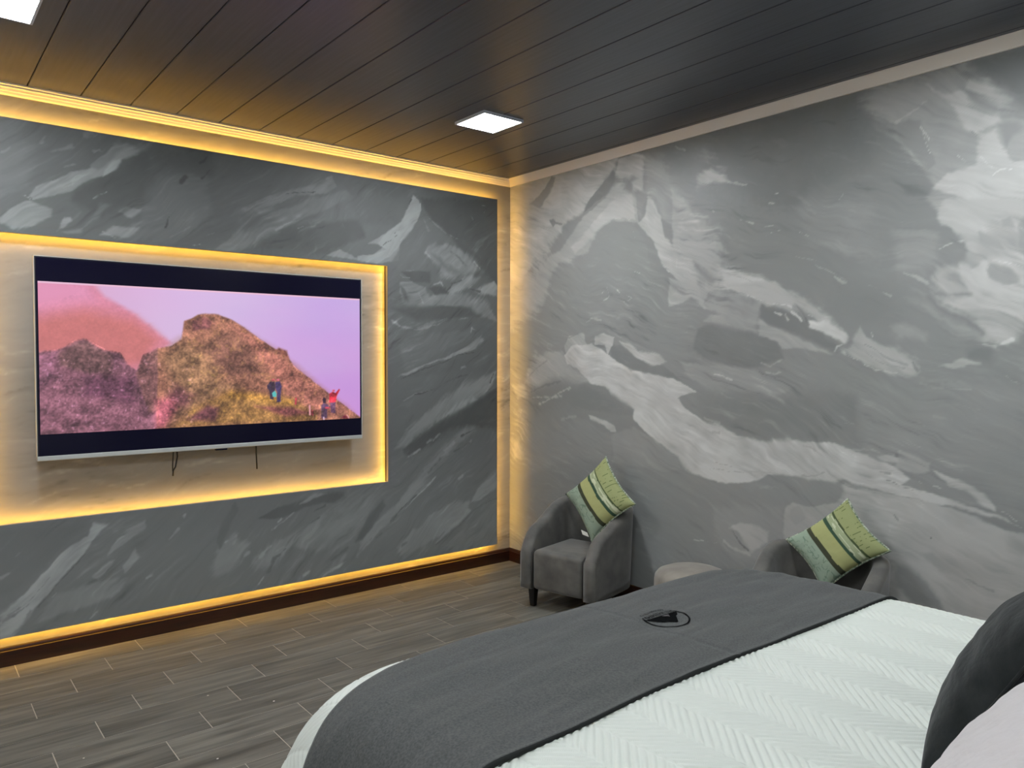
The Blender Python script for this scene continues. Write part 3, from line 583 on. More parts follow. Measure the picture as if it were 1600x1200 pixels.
M['wpillow'] = mat('white_pillowcase', lc(196, 192, 192), .8, spec=.2, bump=((6, 6, 6), .8, .05))
M['mattress'] = mat('white_mattress', lc(220, 220, 216), .8)
M['piping'] = mat('pale_piping', rough=.8, noise=((90, 90, 90), lc(70, 92, 70), lc(196, 204, 184), 2))
M['ctag'] = mat('white_care_tag', lc(222, 220, 210), .8)
M['fleck'] = mat('white_lint', lc(225, 222, 214), .8)
# wood-look floor tile: grain along X, tone varies from tile to tile
def floor_mat():
    m = bpy.data.materials.new('wood_look_tile'); m.use_nodes = True; nt = m.node_tree; b = nt.nodes['Principled BSDF']
    N = nt.nodes.new; L = nt.links.new
    tc = N('ShaderNodeTexCoord'); oi = N('ShaderNodeObjectInfo'); mul = N('ShaderNodeMath'); mul.operation = 'MULTIPLY'; mul.inputs[1].default_value = 37.
    L(oi.outputs['Random'], mul.inputs[0]); cx = N('ShaderNodeCombineXYZ'); L(mul.outputs[0], cx.inputs[0]); L(mul.outputs[0], cx.inputs[2])
    ad = N('ShaderNodeVectorMath'); ad.operation = 'ADD'; L(tc.outputs['Object'], ad.inputs[0]); L(cx.outputs[0], ad.inputs[1])
    mp = N('ShaderNodeMapping'); mp.inputs['Scale'].default_value = (2.2, 26, 1); L(ad.outputs[0], mp.inputs[0])
    n = N('ShaderNodeTexNoise'); n.inputs['Scale'].default_value = 1; n.inputs['Detail'].default_value = 7; n.inputs['Distortion'].default_value = .5; L(mp.outputs[0], n.inputs['Vector'])
    r = N('ShaderNodeValToRGB'); e = r.color_ramp.elements; e[0].position = .30; e[0].color = lc(74, 73, 68); e[1].position = .70; e[1].color = lc(121, 119, 110)
    x = e.new(.5); x.color = lc(99, 97, 90); L(n.outputs['Fac'], r.inputs[0])
    hs = N('ShaderNodeHueSaturation'); mr = N('ShaderNodeMapRange'); mr.inputs[3].default_value = .86; mr.inputs[4].default_value = 1.12; L(oi.outputs['Random'], mr.inputs[0]); L(mr.outputs[0], hs.inputs['Value'])
    L(r.outputs[0], hs.inputs['Color']); L(hs.outputs[0], b.inputs['Base Color']); b.inputs['Roughness'].default_value = .42; b.inputs['Specular IOR Level'].default_value = .4
    bp = N('ShaderNodeBump'); bp.inputs['Strength'].default_value = .12; bp.inputs['Distance'].default_value = .003; L(n.outputs['Fac'], bp.inputs['Height']); L(bp.outputs[0], b.inputs['Normal'])
    return m
M['tile'] = floor_mat()

# ------------------------------------------------------------------ floor
fl = struct(boxobj('floor', (RX-.1, .1, RY-.1, .1, -.12, -.0015), M['grout']))
PW, PL, GR = .198, .5965, .0042
cache = {}
def tile_mesh(wx, wy):
    k = (round(wx, 3), round(wy, 3))
    if k not in cache:
        bm = bmesh.new(); box(bm, -wx/2, wx/2, -wy/2, wy/2, -.008, 0, bev=.0006, seg=1)
        cache[k] = bm_mesh('floor_tile', bm); cache[k].materials.append(M['tile'])
    return cache[k]
row = 0; y1 = -.012
while y1 > RY:
    y0 = max(-.21-PW*row, RY); off = (-3.444-.1975*row)
    x = off-math.ceil((off-RX)/PL+1)*PL
    while x < 0:
        a, b_ = max(x, RX), min(x+PL, 0)
        if b_-a > .03:
            o = bpy.data.objects.new('floor_tile', tile_mesh(b_-a-GR, y1-y0-GR)); COL.objects.link(o); o.parent = fl
            o.location = ((a+b_)/2, (y0+y1)/2, 0)
        x += PL
    y1 = y0; row += 1
# ------------------------------------------------------------------ ceiling
ce = struct(boxobj('ceiling', (RX-.1, .1, RY-.1, .1, RH+.006, RH+.12), M['groove']))
xb = [0.0]+[-.083-.2505*k for k in range(19)]; xb = [v for v in xb if v > RX]+[RX]
for a, b_ in zip(xb[1:], xb[:-1]):
    if b_-a < .02: continue
    o = boxobj('ceiling_plank', (-(b_-a)/2+.0025, (b_-a)/2-.0025, RY/2, -RY/2, 0, .010), M['ceil'], ce, bev=.0025, seg=1)
    o.location = ((a+b_)/2, RY/2, RH)
# ------------------------------------------------------------------ walls
def wall_grid(name, us, vs, fn, vals, m, flip=False):
    uu, vv = np.meshgrid(us, vs, indexing='ij'); co = fn(uu.ravel(), vv.ravel())
    me = raw_mesh(name, co, grid_quads(len(us), len(vs), flip)); set_color(me, vals); return link(name, me, m)
# right wall (x = 0): printed mural
us = np.concatenate([np.arange(0, -3.95, -.0066), np.linspace(-3.95, RY, 24)]); vs = np.arange(0, RH+.003, .0066); vs[-1] = RH
uu, vv = np.meshgrid(us, vs, indexing='ij'); A, B = uu.ravel(), vv.ravel()
base = 116+7*fbm(A*.8, B*.8, 3, 71)
v, st, _ = paint(A, B, SH_RIGHT, base, math.radians(22))   # -y runs to the right, so strokes fall away from the corner
v = thin_paint(v, st, A, B, 4.6)
g = lin(np.clip(v, 30, 230))
warm = np.clip((.9-B)/1.2, 0, 1)*np.clip((-A-2.2)/1.2, 0, 1)
cool = np.clip((138-v)/40, 0, 1)
rgb = np.stack([g*(1.0+.08*warm-.045*cool), g*1.01, g*(.975-.05*warm+.03*cool)], 1)*1.55
wr = struct(wall_grid('wall_right', us, vs, lambda a, b: np.stack([0*a, a, b], 1), rgb, M['mural'], flip=False))
# wall behind the television (y = 0)
us = np.arange(RX, .006, .012); us[-1] = 0; vs = np.arange(0, RH+.006, .012); vs[-1] = RH
uu, vv = np.meshgrid(us, vs, indexing='ij'); A, B = uu.ravel(), vv.ravel()
v, st, _ = paint(A, B, [], 132+10*fbm(A*1.2, B*1.6, 4, 81), math.radians(10)); v = thin_paint(v, st, A, B, 9.0)
g = lin(np.clip(v, 40, 220)); wb_ = struct(wall_grid('wall_back', us, vs, lambda a, b: np.stack([a, 0*a, b], 1), np.stack([g*1.03, g, g*.94], 1)*1.2, M['mural2'], flip=False))
struct(boxobj('wall_left', (RX-.1, RX, RY-.1, .1, 0, RH), M['plain']))
struct(boxobj('wall_near', (RX-.1, .1, RY-.1, RY, 0, RH), M['plain']))
# skirting and cornice
def extr(name, prof, length, m, axis):
    """profile (out, z) swept along the wall"""
    bm = bmesh.new(); rings = []
    for t in (0, length):
        rings.append([bm.verts.new((t, -o, z) if axis == 'x' else (-o, t, z)) for o, z in prof])
    n = len(prof)
    for k in range(n): bm.faces.new((rings[0][k], rings[0][(k+1) % n], rings[1][(k+1) % n], rings[1][k]))
    bm.faces.new(rings[0]); bm.faces.new(rings[1][::-1]); return struct(link(name, bm_mesh(name, bm), m))
sk = [(0, 0), (.016, 0), (.016, .082), (.0125, .086), (.0125, .092), (.009, .101), (.004, .105), (0, .105)]
co_ = [(0, RH), (.045, RH), (.045, RH-.008), (.037, RH-.012), (.037, RH-.020), (.028, RH-.026), (.024, RH-.036), (.018, RH-.040), (.014, RH-.050), (.008, RH-.056), (0, RH-.056)]
extr('baseboard_back', sk, RX, M['base'], 'x'); extr('baseboard_right', sk, RY, M['base'], 'y')
extr('trim_1', co_, RX, M['cornice'], 'x'); extr('trim_2', [(0, RH), (.050, RH), (.050, RH-.004), (.012, RH-.052), (.012, RH-.056), (0, RH-.056)], RY, M['cornice'], 'y')

# ------------------------------------------------------------------ feature panel with a niche, backlit
PX0, PX1, PZ0, PZ1 = -4.56, -.185, .172, 2.917
NX0, NX1, NZ0, NZ1 = -3.567, -1.175, .775, 2.318
PF, PB = -.069, -.043
fp = tag(empty('feature_panel', (-2.37, 0, PZ0)), 'large grey mountain-print wall panel with a glowing recess around the television', 'wall panel')
fp_inv = Matrix.Translation((2.37, 0, -PZ0))
st_ = .0072
def axis(lo, n0, n1, hi, fine_lo):
    a = list(np.linspace(lo, fine_lo, 20))[:-1]+list(np.arange(fine_lo, hi, st_)) if fine_lo > lo else list(np.arange(lo, hi, st_))
    a = np.array(a+[hi]); 
    for t in (n0, n1): a[np.argmin(abs(a-t))] = t
    return a
us = axis(PX0, NX0, NX1, PX1, -3.75); vs = axis(PZ0, NZ0, NZ1, PZ1, PZ0)
uu, vv = np.meshgrid(us, vs, indexing='ij'); A, B = uu.ravel(), vv.ravel()
v, st, _ = paint(A, B, SH_PANEL, 88+5*fbm(A*.9, B*.9, 3, 91), math.radians(40), warp=.012); v = thin_paint(v, st, A, B, 5.0)
v = v+20*np.clip((1.1-B)/.6, 0, 1)  # floor-bounce light painted into the print, lighter towards the bottom
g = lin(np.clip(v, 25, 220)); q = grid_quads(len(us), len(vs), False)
cx_, cz_ = A[q].mean(1), B[q].mean(1); q = q[~((cx_ > NX0) & (cx_ < NX1) & (cz_ > NZ0) & (cz_ < NZ1))]
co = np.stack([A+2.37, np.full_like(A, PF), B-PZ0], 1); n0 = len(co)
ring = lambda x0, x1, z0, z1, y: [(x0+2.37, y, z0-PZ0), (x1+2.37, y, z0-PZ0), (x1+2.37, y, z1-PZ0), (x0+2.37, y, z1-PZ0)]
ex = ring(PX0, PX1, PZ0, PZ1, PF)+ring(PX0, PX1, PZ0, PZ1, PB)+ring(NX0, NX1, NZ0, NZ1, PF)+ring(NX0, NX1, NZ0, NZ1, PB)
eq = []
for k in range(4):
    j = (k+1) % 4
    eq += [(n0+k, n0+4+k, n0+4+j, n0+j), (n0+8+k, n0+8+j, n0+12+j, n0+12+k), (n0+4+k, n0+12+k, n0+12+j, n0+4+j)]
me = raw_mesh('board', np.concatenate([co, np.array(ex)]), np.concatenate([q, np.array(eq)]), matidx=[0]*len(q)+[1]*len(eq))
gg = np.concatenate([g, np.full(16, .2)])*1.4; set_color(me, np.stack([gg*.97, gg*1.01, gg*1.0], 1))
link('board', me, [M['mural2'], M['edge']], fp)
# battens that carry the board and the LED strips on them
def frame_boxes(bm, x0, x1, z0, z1, y0, y1, t):
    box(bm, x0, x1, y0, y1, z0, z0+t); box(bm, x0, x1, y0, y1, z1-t, z1); box(bm, x0, x0+t, y0, y1, z0+t, z1-t); box(bm, x1-t, x1, y0, y1, z0+t, z1-t)
bm = bmesh.new(); I = .012
frame_boxes(bm, PX0+I+2.37, PX1-I+2.37, PZ0+I-PZ0, PZ1-I-PZ0, PB, -.001, .05)
frame_boxes(bm, NX0-I-.05+2.37, NX1+I+.05+2.37, NZ0-I-.05-PZ0, NZ1+I+.05-PZ0, PB, -.001, .05)
bt = link('batten', bm_mesh('batten', bm), M['gap'], fp)
def strip(x0, x1, z0, z1, m): boxobj('led_strip', (x0+2.37, x1+2.37, -.041, -.032, z0-PZ0, z1-PZ0), m, bt)
T = .004
strip(PX0+I, PX1-I, PZ1-I, PZ1-I+T, M['led']); strip(PX0+I, PX1-I, PZ0+I-T, PZ0+I, M['led'])
strip(PX1-I, PX1-I+T, PZ0+I, PZ1-I, M['led']); strip(PX0+I-T, PX0+I, PZ0+I, PZ1-I, M['led'])
strip(NX0-I, NX1+I, NZ1+I-T, NZ1+I, M['led_in']); strip(NX0-I, NX1+I, NZ0-I, NZ0-I+T, M['led_in'])
strip(NX1+I-T, NX1+I, NZ0-I, NZ1+I, M['led_in']); strip(NX0-I, NX0-I+T, NZ0-I, NZ1+I, M['led_in'])

# ------------------------------------------------------------------ television
TX0, TX1, TZ0, TZ1, TY = -3.332, -1.410, 1.107, 2.200, -.115
tv = tag(empty('television', (-2.371, 0, TZ0)), 'large flat television showing a pink-skied mountain hike, hung in the glowing recess', 'television')
def tb(name, d, m, bev=0., seg=2): return boxobj(name, (d[0]+2.371, d[1]+2.371, d[2], d[3], d[4]-TZ0, d[5]-TZ0), m, tv, bev, seg)
tb('casing', (TX0, TX1, TY, -.075, TZ0, TZ1), M['tvcase'], .003)
tb('back_housing', (TX0+.25, TX1-.25, -.075, -.045, TZ0+.06, TZ1-.25), M['tvcase'], .006)
tb('wall_bracket', (-2.7, -2.05, -.045, -.0005, 1.4, 1.9), M['tvcase'])
gp = tb('glass_panel', (TX0+.006, TX1-.006, TY-.0012, TY+.001, TZ0+.026, TZ1-.006), M['tvblack'])
for n_, d in (('silver_frame', (TX0-.003, TX0, TY-.002, -.078, TZ0, TZ1)), ('silver_frame', (TX1, TX1+.004, TY-.002, -.078, TZ0, TZ1)), ('silver_frame', (TX0-.003, TX1+.004, TY-.002, -.078, TZ1, TZ1+.004))):
    tb(n_, d, M['silver'])
tb('bottom_trim', (TX0-.003, TX1+.004, TY-.006, -.078, TZ0-.002, TZ0+.024), M['silver'], .004)
tb('remote_sensor', (-2.40, -2.33, TY-.002, -.09, TZ0-.012, TZ0-.001), M['tvblack'], .003)
us = np.linspace(-3.318, -1.422, 480); vs = np.linspace(1.248, 2.068, 212); uu, vv = np.meshgrid(us, vs, indexing='ij'); A, B = uu.ravel(), vv.ravel()
t_ = (A+3.318)/1.896; h_ = (B-1.248)/.82
sky = np.stack([205+18*(1-t_)+6*fbm(A*2, B*5, 3, 5), 172+14*np.exp(-((t_-.45)/.3)**2)-22*(1-h_)*t_+6*fbm(A*2, B*5, 3, 8), 230-25*np.exp(-((t_)/.25)**2)-12*(1-h_)*t_], 1)
v, st, (wa, wb2) = paint(A, B, SH_SCREEN, sky, .3, warp=.006, rgb=True, rag=.06)
sat = np.abs(v-sky).sum(1) > 60; d_ = (fbm(A*26, B*26, 4, 3)*1.5+.9*vn(A*90, B*90, 7)+.8*vn(A*150, B*150, 9))
bush = sat & (v.sum(1) < 430); mid = fbm(A*11, B*16, 4, 23); v[bush] *= (1+.22*np.clip(d_[bush], -1.2, 1.6)+.46*np.clip(mid[bush], -.6, .6))[:, None]
v[sat & ~bush] *= (1+.025*d_[sat & ~bush])[:, None]; v[bush] = v[bush]*.90+.10*np.array([200., 125., 140.])
gl = np.clip(fbm(A*60, B*60, 3, 13)-.38, 0, 1)*4; left = bush & (t_ < .42) & (h_ < .5); v[left] += (gl[left]*45)[:, None]*np.array([1., .75, .95])
yl = bush & (t_ > .4); v[yl] += np.clip(fbm(A[yl]*45, B[yl]*45, 3, 19)-.2, 0, 1)[:, None]*np.array([52., 46., 12.])
v[h_ > .990] = (236, 190, 215)
me = raw_mesh('screen_picture', np.stack([A+2.371, np.full_like(A, TY-.0022), B-TZ0], 1), grid_quads(len(us), len(vs), False)); set_color(me, lin(np.clip(v, 5, 255)))
link('screen_picture', me, M['screen'], gp)
def cable(pts, r):
    bm = bmesh.new(); tube(bm, [(x+2.371, y, z-TZ0) for x, y, z in pts], r, 6); link('cable', bm_mesh('cable', bm), M['cable'], tv, smooth=True)
cable([(-2.632, -.07, 1.13), (-2.636, -.072, 1.08), (-2.640, -.074, 1.02), (-2.640, -.075, .985)], .0035)
cable([(-2.614, -.07, 1.13), (-2.612, -.072, 1.07), (-2.624, -.074, 1.01), (-2.637, -.075, .99), (-2.639, -.075, .957)], .0045)
cable([(-2.134, -.07, 1.13), (-2.134, -.072, 1.05), (-2.131, -.074, .953)], .0045)

# ------------------------------------------------------------------ ceiling lights
def ceiling_light(x, y, label):
    t = tag(empty('ceiling_light', (x, y, RH)), label, 'ceiling light', 'square ceiling light panels')
    bm = bmesh.new(); h = .15; f = .011
    for d in ((-h, h, -h, -h+f), (-h, h, h-f, h), (-h, -h+f, -h+f, h-f), (h-f, h, -h+f, h-f)): box(bm, *d, -.016, 0)
    link('light_frame', bm_mesh('light_frame', bm), M['lframe'], t)
    boxobj('diffuser', (-h+f, h-f, -h+f, h-f, -.013, -.002), M['diff'], t)
ceiling_light(-1.075, -1.127, 'square white light panel glowing near the room corner')
ceiling_light(-3.580, -1.127, 'square white light panel cut off at the upper left of the photo')
ceiling_light(-1.075, -3.62, 'square light panel over the bed beside the mural wall, above the frame')
ceiling_light(-3.580, -3.62, 'square light panel above the camera, out of the frame')

# ------------------------------------------------------------------ tub chairs
def tub_chair(label):
    t = tag(empty('tub_chair'), label, 'armchair', 'grey velvet tub chairs by the mural wall')
    # U-shaped shell, front is -Y
    ZB, TH = .125, .085; path = []
    hw, yf, yb = .288, -.265, .285
    for k in range(11): path.append((hw, yf+(.30)*k/10))
    rx, ry = hw, yb-(yf+.30)
    for k in range(1, 36):
        a = math.pi*k/36; c_, s_ = math.cos(a), math.sin(a); e = .62
        path.append((rx*math.copysign(abs(c_)**e, c_), yf+.30+ry*abs(s_)**e))
    for k in range(11): path.append((-hw, yf+.30-.30*k/10))
    N = len(path); bm = bmesh.new(); rings = []
    ln = [0.]
    for i in range(1, N): ln.append(ln[-1]+math.dist(path[i], path[i-1]))
    for i, (x, y) in enumerate(path):
        a = path[max(i-1, 0)]; b = path[min(i+1, N-1)]; tx, ty = b[0]-a[0], b[1]-a[1]; l = math.hypot(tx, ty); nx, ny = ty/l, -tx/l   # outward
        f = min(ln[i], ln[-1]-ln[i]); g_ = min(f/.50, 1); g_ = g_*g_*(3-2*g_)
        top = .515+.165*g_; top -= .115*max(0, 1-f/.11)**2.2
        th = TH*(1-.12*g_); r = th/2; sec = []
        lean = .018*g_
        for q_ in range(6): z = ZB+(top-r-ZB)*q_/5; sec.append((0+lean*(z-ZB)/.5-.012*math.sin(math.pi*q_/5)*0, z))
        for q_ in range(1, 8): an = math.pi*q_/8; sec.append((-r+r*math.cos(an)+lean, top-r+r*math.sin(an)))
        for q_ in range(5, -1, -1): z = ZB+(top-r-ZB)*q_/5; sec.append((-th+lean*(z-ZB)/.5, z))
        rings.append([bm.verts.new((x+nx*o, y+ny*o, z)) for o, z in sec])
    for i in range(N-1):
        for k in range(len(rings[0])-1): bm.faces.new((rings[i][k], rings[i+1][k], rings[i+1][k+1], rings[i][k+1]))
        bm.faces.new((rings[i][-1], rings[i+1][-1], rings[i+1][0], rings[i][0]))
    ends = [bm.faces.new(rings[0]), bm.faces.new(rings[-1][::-1])]
    for f_ in ends:
        r_ = bmesh.ops.inset_individual(bm, faces=[f_], thickness=.014, depth=.0)
        for v_ in f_.verts: v_.co.y -= .010
    link('shell', bm_mesh('shell', bm), M['velvet'], t, smooth=True)
    # seat block with a crowned top and a flush front
    bm = bmesh.new(); box(bm, -.190, .190, -.272, .17, ZB+.004, .392, bev=.030, seg=4)
    for v_ in bm.verts:
        if v_.co.z > .38: v_.co.z += .016*(1-(v_.co.x/.19)**2)*(1-((v_.co.y+.05)/.24)**2)
    seat = link('seat', bm_mesh('seat', bm), M['velvet'], t, smooth=True)
    for s_ in (-1, 1):
        bm = bmesh.new(); tube(bm, [(s_*.1925, -.270, ZB+.01), (s_*.1925, -.270, .25), (s_*.1925, -.266, .375), (s_*.1925, -.24, .395)], .003, 6)
        link('seam', bm_mesh('seam', bm), M['seam'], seat, smooth=True)
    for x, y in ((-.22, -.215), (.22, -.215), (-.17, .17), (.17, .17)):
        bm = bmesh.new(); r_ = bmesh.ops.create_cone(bm, cap_ends=True, segments=4, radius1=.022, radius2=.034, depth=ZB+.004)
        bmesh.ops.rotate(bm, verts=bm.verts, cent=(0, 0, 0), matrix=Matrix.Rotation(math.pi/4, 3, 'Z')); bmesh.ops.translate(bm, verts=bm.verts, vec=(x, y, (ZB+.004)/2))
        link('leg', bm_mesh('leg', bm), M['black'], t)
    return t
def copy_tree(o, parent=None):
    c = o.copy(); COL.objects.link(c); c.parent = parent
    for ch in [k for k in o.children]: copy_tree(ch, c)
    return c
ch1 = tub_chair('grey velvet tub chair in the corner of the room beside the skirting')
ch1.location = (-.338, -1.176, 0); ch1.rotation_euler.z = math.radians(-77); ch1.scale = (1.03, 1.03, 1.0)
ch2 = copy_tree(ch1); ch2['label'] = 'grey velvet tub chair half hidden behind the far side of the bed'
ch2.location = (-.338, -2.872, 0); ch2.rotation_euler.z = math.radians(-77); ch2.scale = (1.05, 1.03, 1.0)

# ottoman between the chairs
ot = tag(empty('ottoman', (-.285, -2.07, 0)), 'low round beige-grey velvet stool between the two tub chairs', 'stool')
bm = bmesh.new(); prof = [(.0, .432), (.09, .430), (.16, .420), (.20, .403), (.218, .380), (.222, .35), (.222, .20), (.216, .12), (.0, .12)]; rings = []
for r_, z in prof: rings.append([bm.verts.new((max(r_, .0005)*math.cos(2*math.pi*k/40), max(r_, .0005)*math.sin(2*math.pi*k/40), z)) for k in range(40)])
for i in range(len(prof)-1):
    for k in range(40): bm.faces.new((rings[i][k], rings[i+1][k], rings[i+1][(k+1) % 40], rings[i][(k+1) % 40]))
link('padded_seat', bm_mesh('padded_seat', bm), M['velvet2'], ot, smooth=True)
for k in range(4):
    a = math.pi/4+k*math.pi/2; bm = bmesh.new(); bmesh.ops.create_cone(bm, cap_ends=True, segments=10, radius1=.014, radius2=.022, depth=.124)
    bmesh.ops.translate(bm, verts=bm.verts, vec=(.15*math.cos(a), .15*math.sin(a), .062)); link('leg', bm_mesh('leg', bm), M['black'], ot)

# ------------------------------------------------------------------ striped cushions
def cushion_paint(u, v_, seed):
    c = np.zeros((len(u), 3)); uw = u+.02*fbm(v_*3, u*3, 2, seed)
    bands = [(-2, -.34, (160, 178, 158)), (-.34, -.20, (72, 76, 58)), (-.20, .17, (178, 181, 124)), (.17, .27, (62, 88, 70)), (.27, .48, (166, 176, 140)), (.48, .53, (78, 92, 60)), (.53, 2, (158, 165, 116))]
    for lo, hi, col in bands: c[(uw >= lo) & (uw < hi)] = col
    pat = np.abs(vn(v_*5+1.5*fbm(u*3, v_*3, 2, seed), u*9, seed+3)) < .07; k = pat & (uw < -.36); c[k] = (124, 148, 128)
    k = (vn(v_*4, u*30, seed+6) > .25) & (uw > .29) & (uw < .47); c[k] = (206, 212, 180)
    k = (np.abs(((v_*7+.6*vn(v_*3, u*2, seed)) % 1)-.5) < .045) & (uw > .56) & (vn(v_*6, u*6, seed+8) > -.15); c[k] = (84, 100, 54)
    return lin(c)*.86
def striped_cushion(label, C, dR, dT, seed, thick=.075):
    """dR, dT: half diagonals towards the right and the top corner"""
    C, dR, dT = Vector(C), Vector(dR), Vector(dT); n = dR.cross(dT).normalized()
    t = tag(empty('throw_cushion', C), label, 'cushion', 'green striped cushions on the tub chairs')
    K = 97; g_ = np.linspace(-1, 1, K); uu, vv = np.meshgrid(g_, g_, indexing='ij'); u, v_ = uu.ravel(), vv.ravel()
    pu = u*(1-.13*(1-v_**2)*np.abs(u)); pv = v_*(1-.13*(1-u**2)*np.abs(v_))
    prof = ((1-u**2)*(1-v_**2)); prof = np.clip(prof, 0, 1)**.42; wr_ = .06*fbm(u*3, v_*3, 3, seed)*prof
    e1 = np.array((dR+dT)/2); e2 = np.array((dT-dR)/2); nn = np.array(n)
    def side(s): return pu[:, None]*e1+pv[:, None]*e2+(s*thick*(prof+wr_))[:, None]*nn
    col = cushion_paint(u, v_, seed)
    for s, flip in ((1, False), (-1, True)):
        me = raw_mesh('cover', side(s), grid_quads(K, K, flip), smooth=True); set_color(me, col)
        link('cover', me, M['cushion'], t)
    bm = bmesh.new(); P = []
    for a, b in ((1, 0), (0, 1), (-1, 0), (0, -1)):
        for k in range(16):
            s_ = -1+2*k/16
            if (a, b) == (1, 0): uu_, vv_ = 1, s_
            elif (a, b) == (0, 1): uu_, vv_ = -s_, 1
            elif (a, b) == (-1, 0): uu_, vv_ = -1, -s_
            else: uu_, vv_ = s_, -1
            P.append(Vector(e1*uu_*(1-.13*(1-vv_**2)*abs(uu_))+e2*vv_*(1-.13*(1-uu_**2)*abs(vv_)))*1.004)
    tube(bm, P, .0055, 6, closed=True); link('piping', bm_mesh('piping', bm), M['piping'], t, smooth=True)
    return t, e1, e2, n
M['cushion'] = mat('striped_cotton', rough=.85, spec=.2, attr='paint', bump=((45, 45, 45), .25, .004))
cu1, e1, e2, nn_ = striped_cushion('green striped cushion on the tub chair in the corner', (-.245, -1.262, .716), (.0, -.325, .012), (.085, .02, .275), 2)
bm = bmesh.new(); d_ = -Vector(e1)*.96-Vector(e2)*.80
for k_, (ax, by) in enumerate(((.0, .0), )):
    pts = [d_+Vector((-.012, .0, -.004)), d_+Vector((-.03, .04, .008)), d_+Vector((-.032, .052, .036)), d_+Vector((-.016, .012, .022))]
    vs_ = [bm.verts.new(p) for p in pts]; bm.faces.new(vs_); r_ = bmesh.ops.extrude_face_region(bm, geom=bm.faces[:]); bmesh.ops.translate(bm, verts=[g for g in r_['geom'] if isinstance(g, bmesh.types.BMVert)], vec=(.002, 0, .001))
link('care_tag', bm_mesh('care_tag', bm), M['ctag'], cu1)
striped_cushion('green striped cushion on the tub chair behind the bed', (-.165, -2.883, .702), (.01, -.275, .022), (.080, -.02, .232), 5, .06)

# ------------------------------------------------------------------ bed
BX0, BX1, BF, BH, BZ = -3.055, -.855, -2.745, -5.02, .722
RB, RC = .17, .21
def bedmap(u, v_, off, relief=0.):
    """unrolled cloth (u, v) -> draped over the mattress; rolls over both sides and the foot"""
    ix0, ix1, iy = BX0+RB+RC, BX1-RB-RC, BF-RB-RC
    qx = np.clip(u, ix0, ix1); qy = np.minimum(v_, iy); dx, dy = u-qx, v_-qy; d = np.hypot(dx, dy); ds = np.where(d < 1e-9, 1, d); ux, uy = dx/ds, dy/ds
    L = np.maximum(0, d-RC); arc = math.pi*RB/2; ph = np.minimum(L/RB, math.pi/2)
    hor = np.where(d <= RC, d, RC+RB*np.sin(ph)); ver = -RB*(1-np.cos(ph))-np.maximum(0, L-arc)
    o = off+relief; flare = (.10+.95*np.abs(ux*uy)*(ux < 0))*L*L/(L+.12)
    x = qx+ux*(hor+flare+o*np.sin(ph)); y = qy+uy*(hor+flare+o*np.sin(ph)); z = BZ+ver+o*np.cos(ph)
    xc = (BX0+BX1)/2; z = z+.020*np.clip(1-((u-xc)/1.1)**2, 0, 1)*np.clip((BF-v_+.02)/.35, 0, 1)+.015*np.clip((-3.0-v_)/.8, 0, 1)
    return np.stack([x, y, z], 1)
bed = tag(empty('bed', ((BX0+BX1)/2, (BF+BH)/2, 0)), 'wide double bed with a white quilt, its foot facing the television', 'bed')
bc = ((BX0+BX1)/2, (BF+BH)/2)
boxobj('bed_base', (BX0-bc[0]+.16, BX1-bc[0]-.16, BH-bc[1], BF-bc[1]-.16, .06, .36), M['gap'], bed, .01)
mu, mv = np.meshgrid(np.linspace(BX0-.20, BX1+.20, 90), np.linspace(BH, BF+.20, 90), indexing='ij')
mm = raw_mesh('mattress', bedmap(mu.ravel(), mv.ravel(), -.016)-np.array([bc[0], bc[1], 0]), grid_quads(90, 90), smooth=True); link('mattress', mm, M['mattress'], bed)
for x in (BX0-bc[0]+.15, BX1-bc[0]-.15):
    for y in (BH-bc[1]+.1, BF-bc[1]-.2):
        bm = bmesh.new(); bmesh.ops.create_cone(bm, cap_ends=True, segments=12, radius1=.03, radius2=.035, depth=.062); bmesh.ops.translate(bm, verts=bm.verts, vec=(x, y, .031)); link('leg', bm_mesh('leg', bm), M['black'], bed)
# quilt with a stitched herringbone relief
def herring(u, v_):
    cw, pt = .118, .0195; k = np.floor(u/cw); s = np.where(k % 2 == 0, 1., -1.); q_ = (v_+s*u+.0025*vn(u*20, v_*20, 3))/math.sqrt(2)
    r = np.abs(np.sin(math.pi*q_/pt))**.6
    fr = (u/cw)-k; e = np.clip(np.minimum(fr, 1-fr)*cw/.006, 0, 1)
    return .0078*r*(.3+.7*e)+.0030*vn(u*6, v_*6, 8)
us = np.concatenate([np.linspace(BX0-.50, BX0, 100)[:-1], np.arange(BX0, BX1, .0036), np.linspace(BX1, BX1+.5, 30)])
vs = np.concatenate([np.linspace(BH, -4.62, 20)[:-1], np.arange(-4.62, -3.44, .0036), np.linspace(-3.44, -2.98, 24)[1:], np.arange(-2.974, -2.62, .0046), np.linspace(-2.61, BF+.5, 40)])
uu, vv = np.meshgrid(us, vs, indexing='ij'); u, v_ = uu.ravel(), vv.ravel()
co = bedmap(u, v_, .004, herring(u, v_)); me = raw_mesh('quilt', co, grid_quads(len(us), len(vs)), smooth=True)
qt = tag(link('quilt', me, M['quilt']), 'white quilt with stitched herringbone ridges spread over the bed', 'quilt')
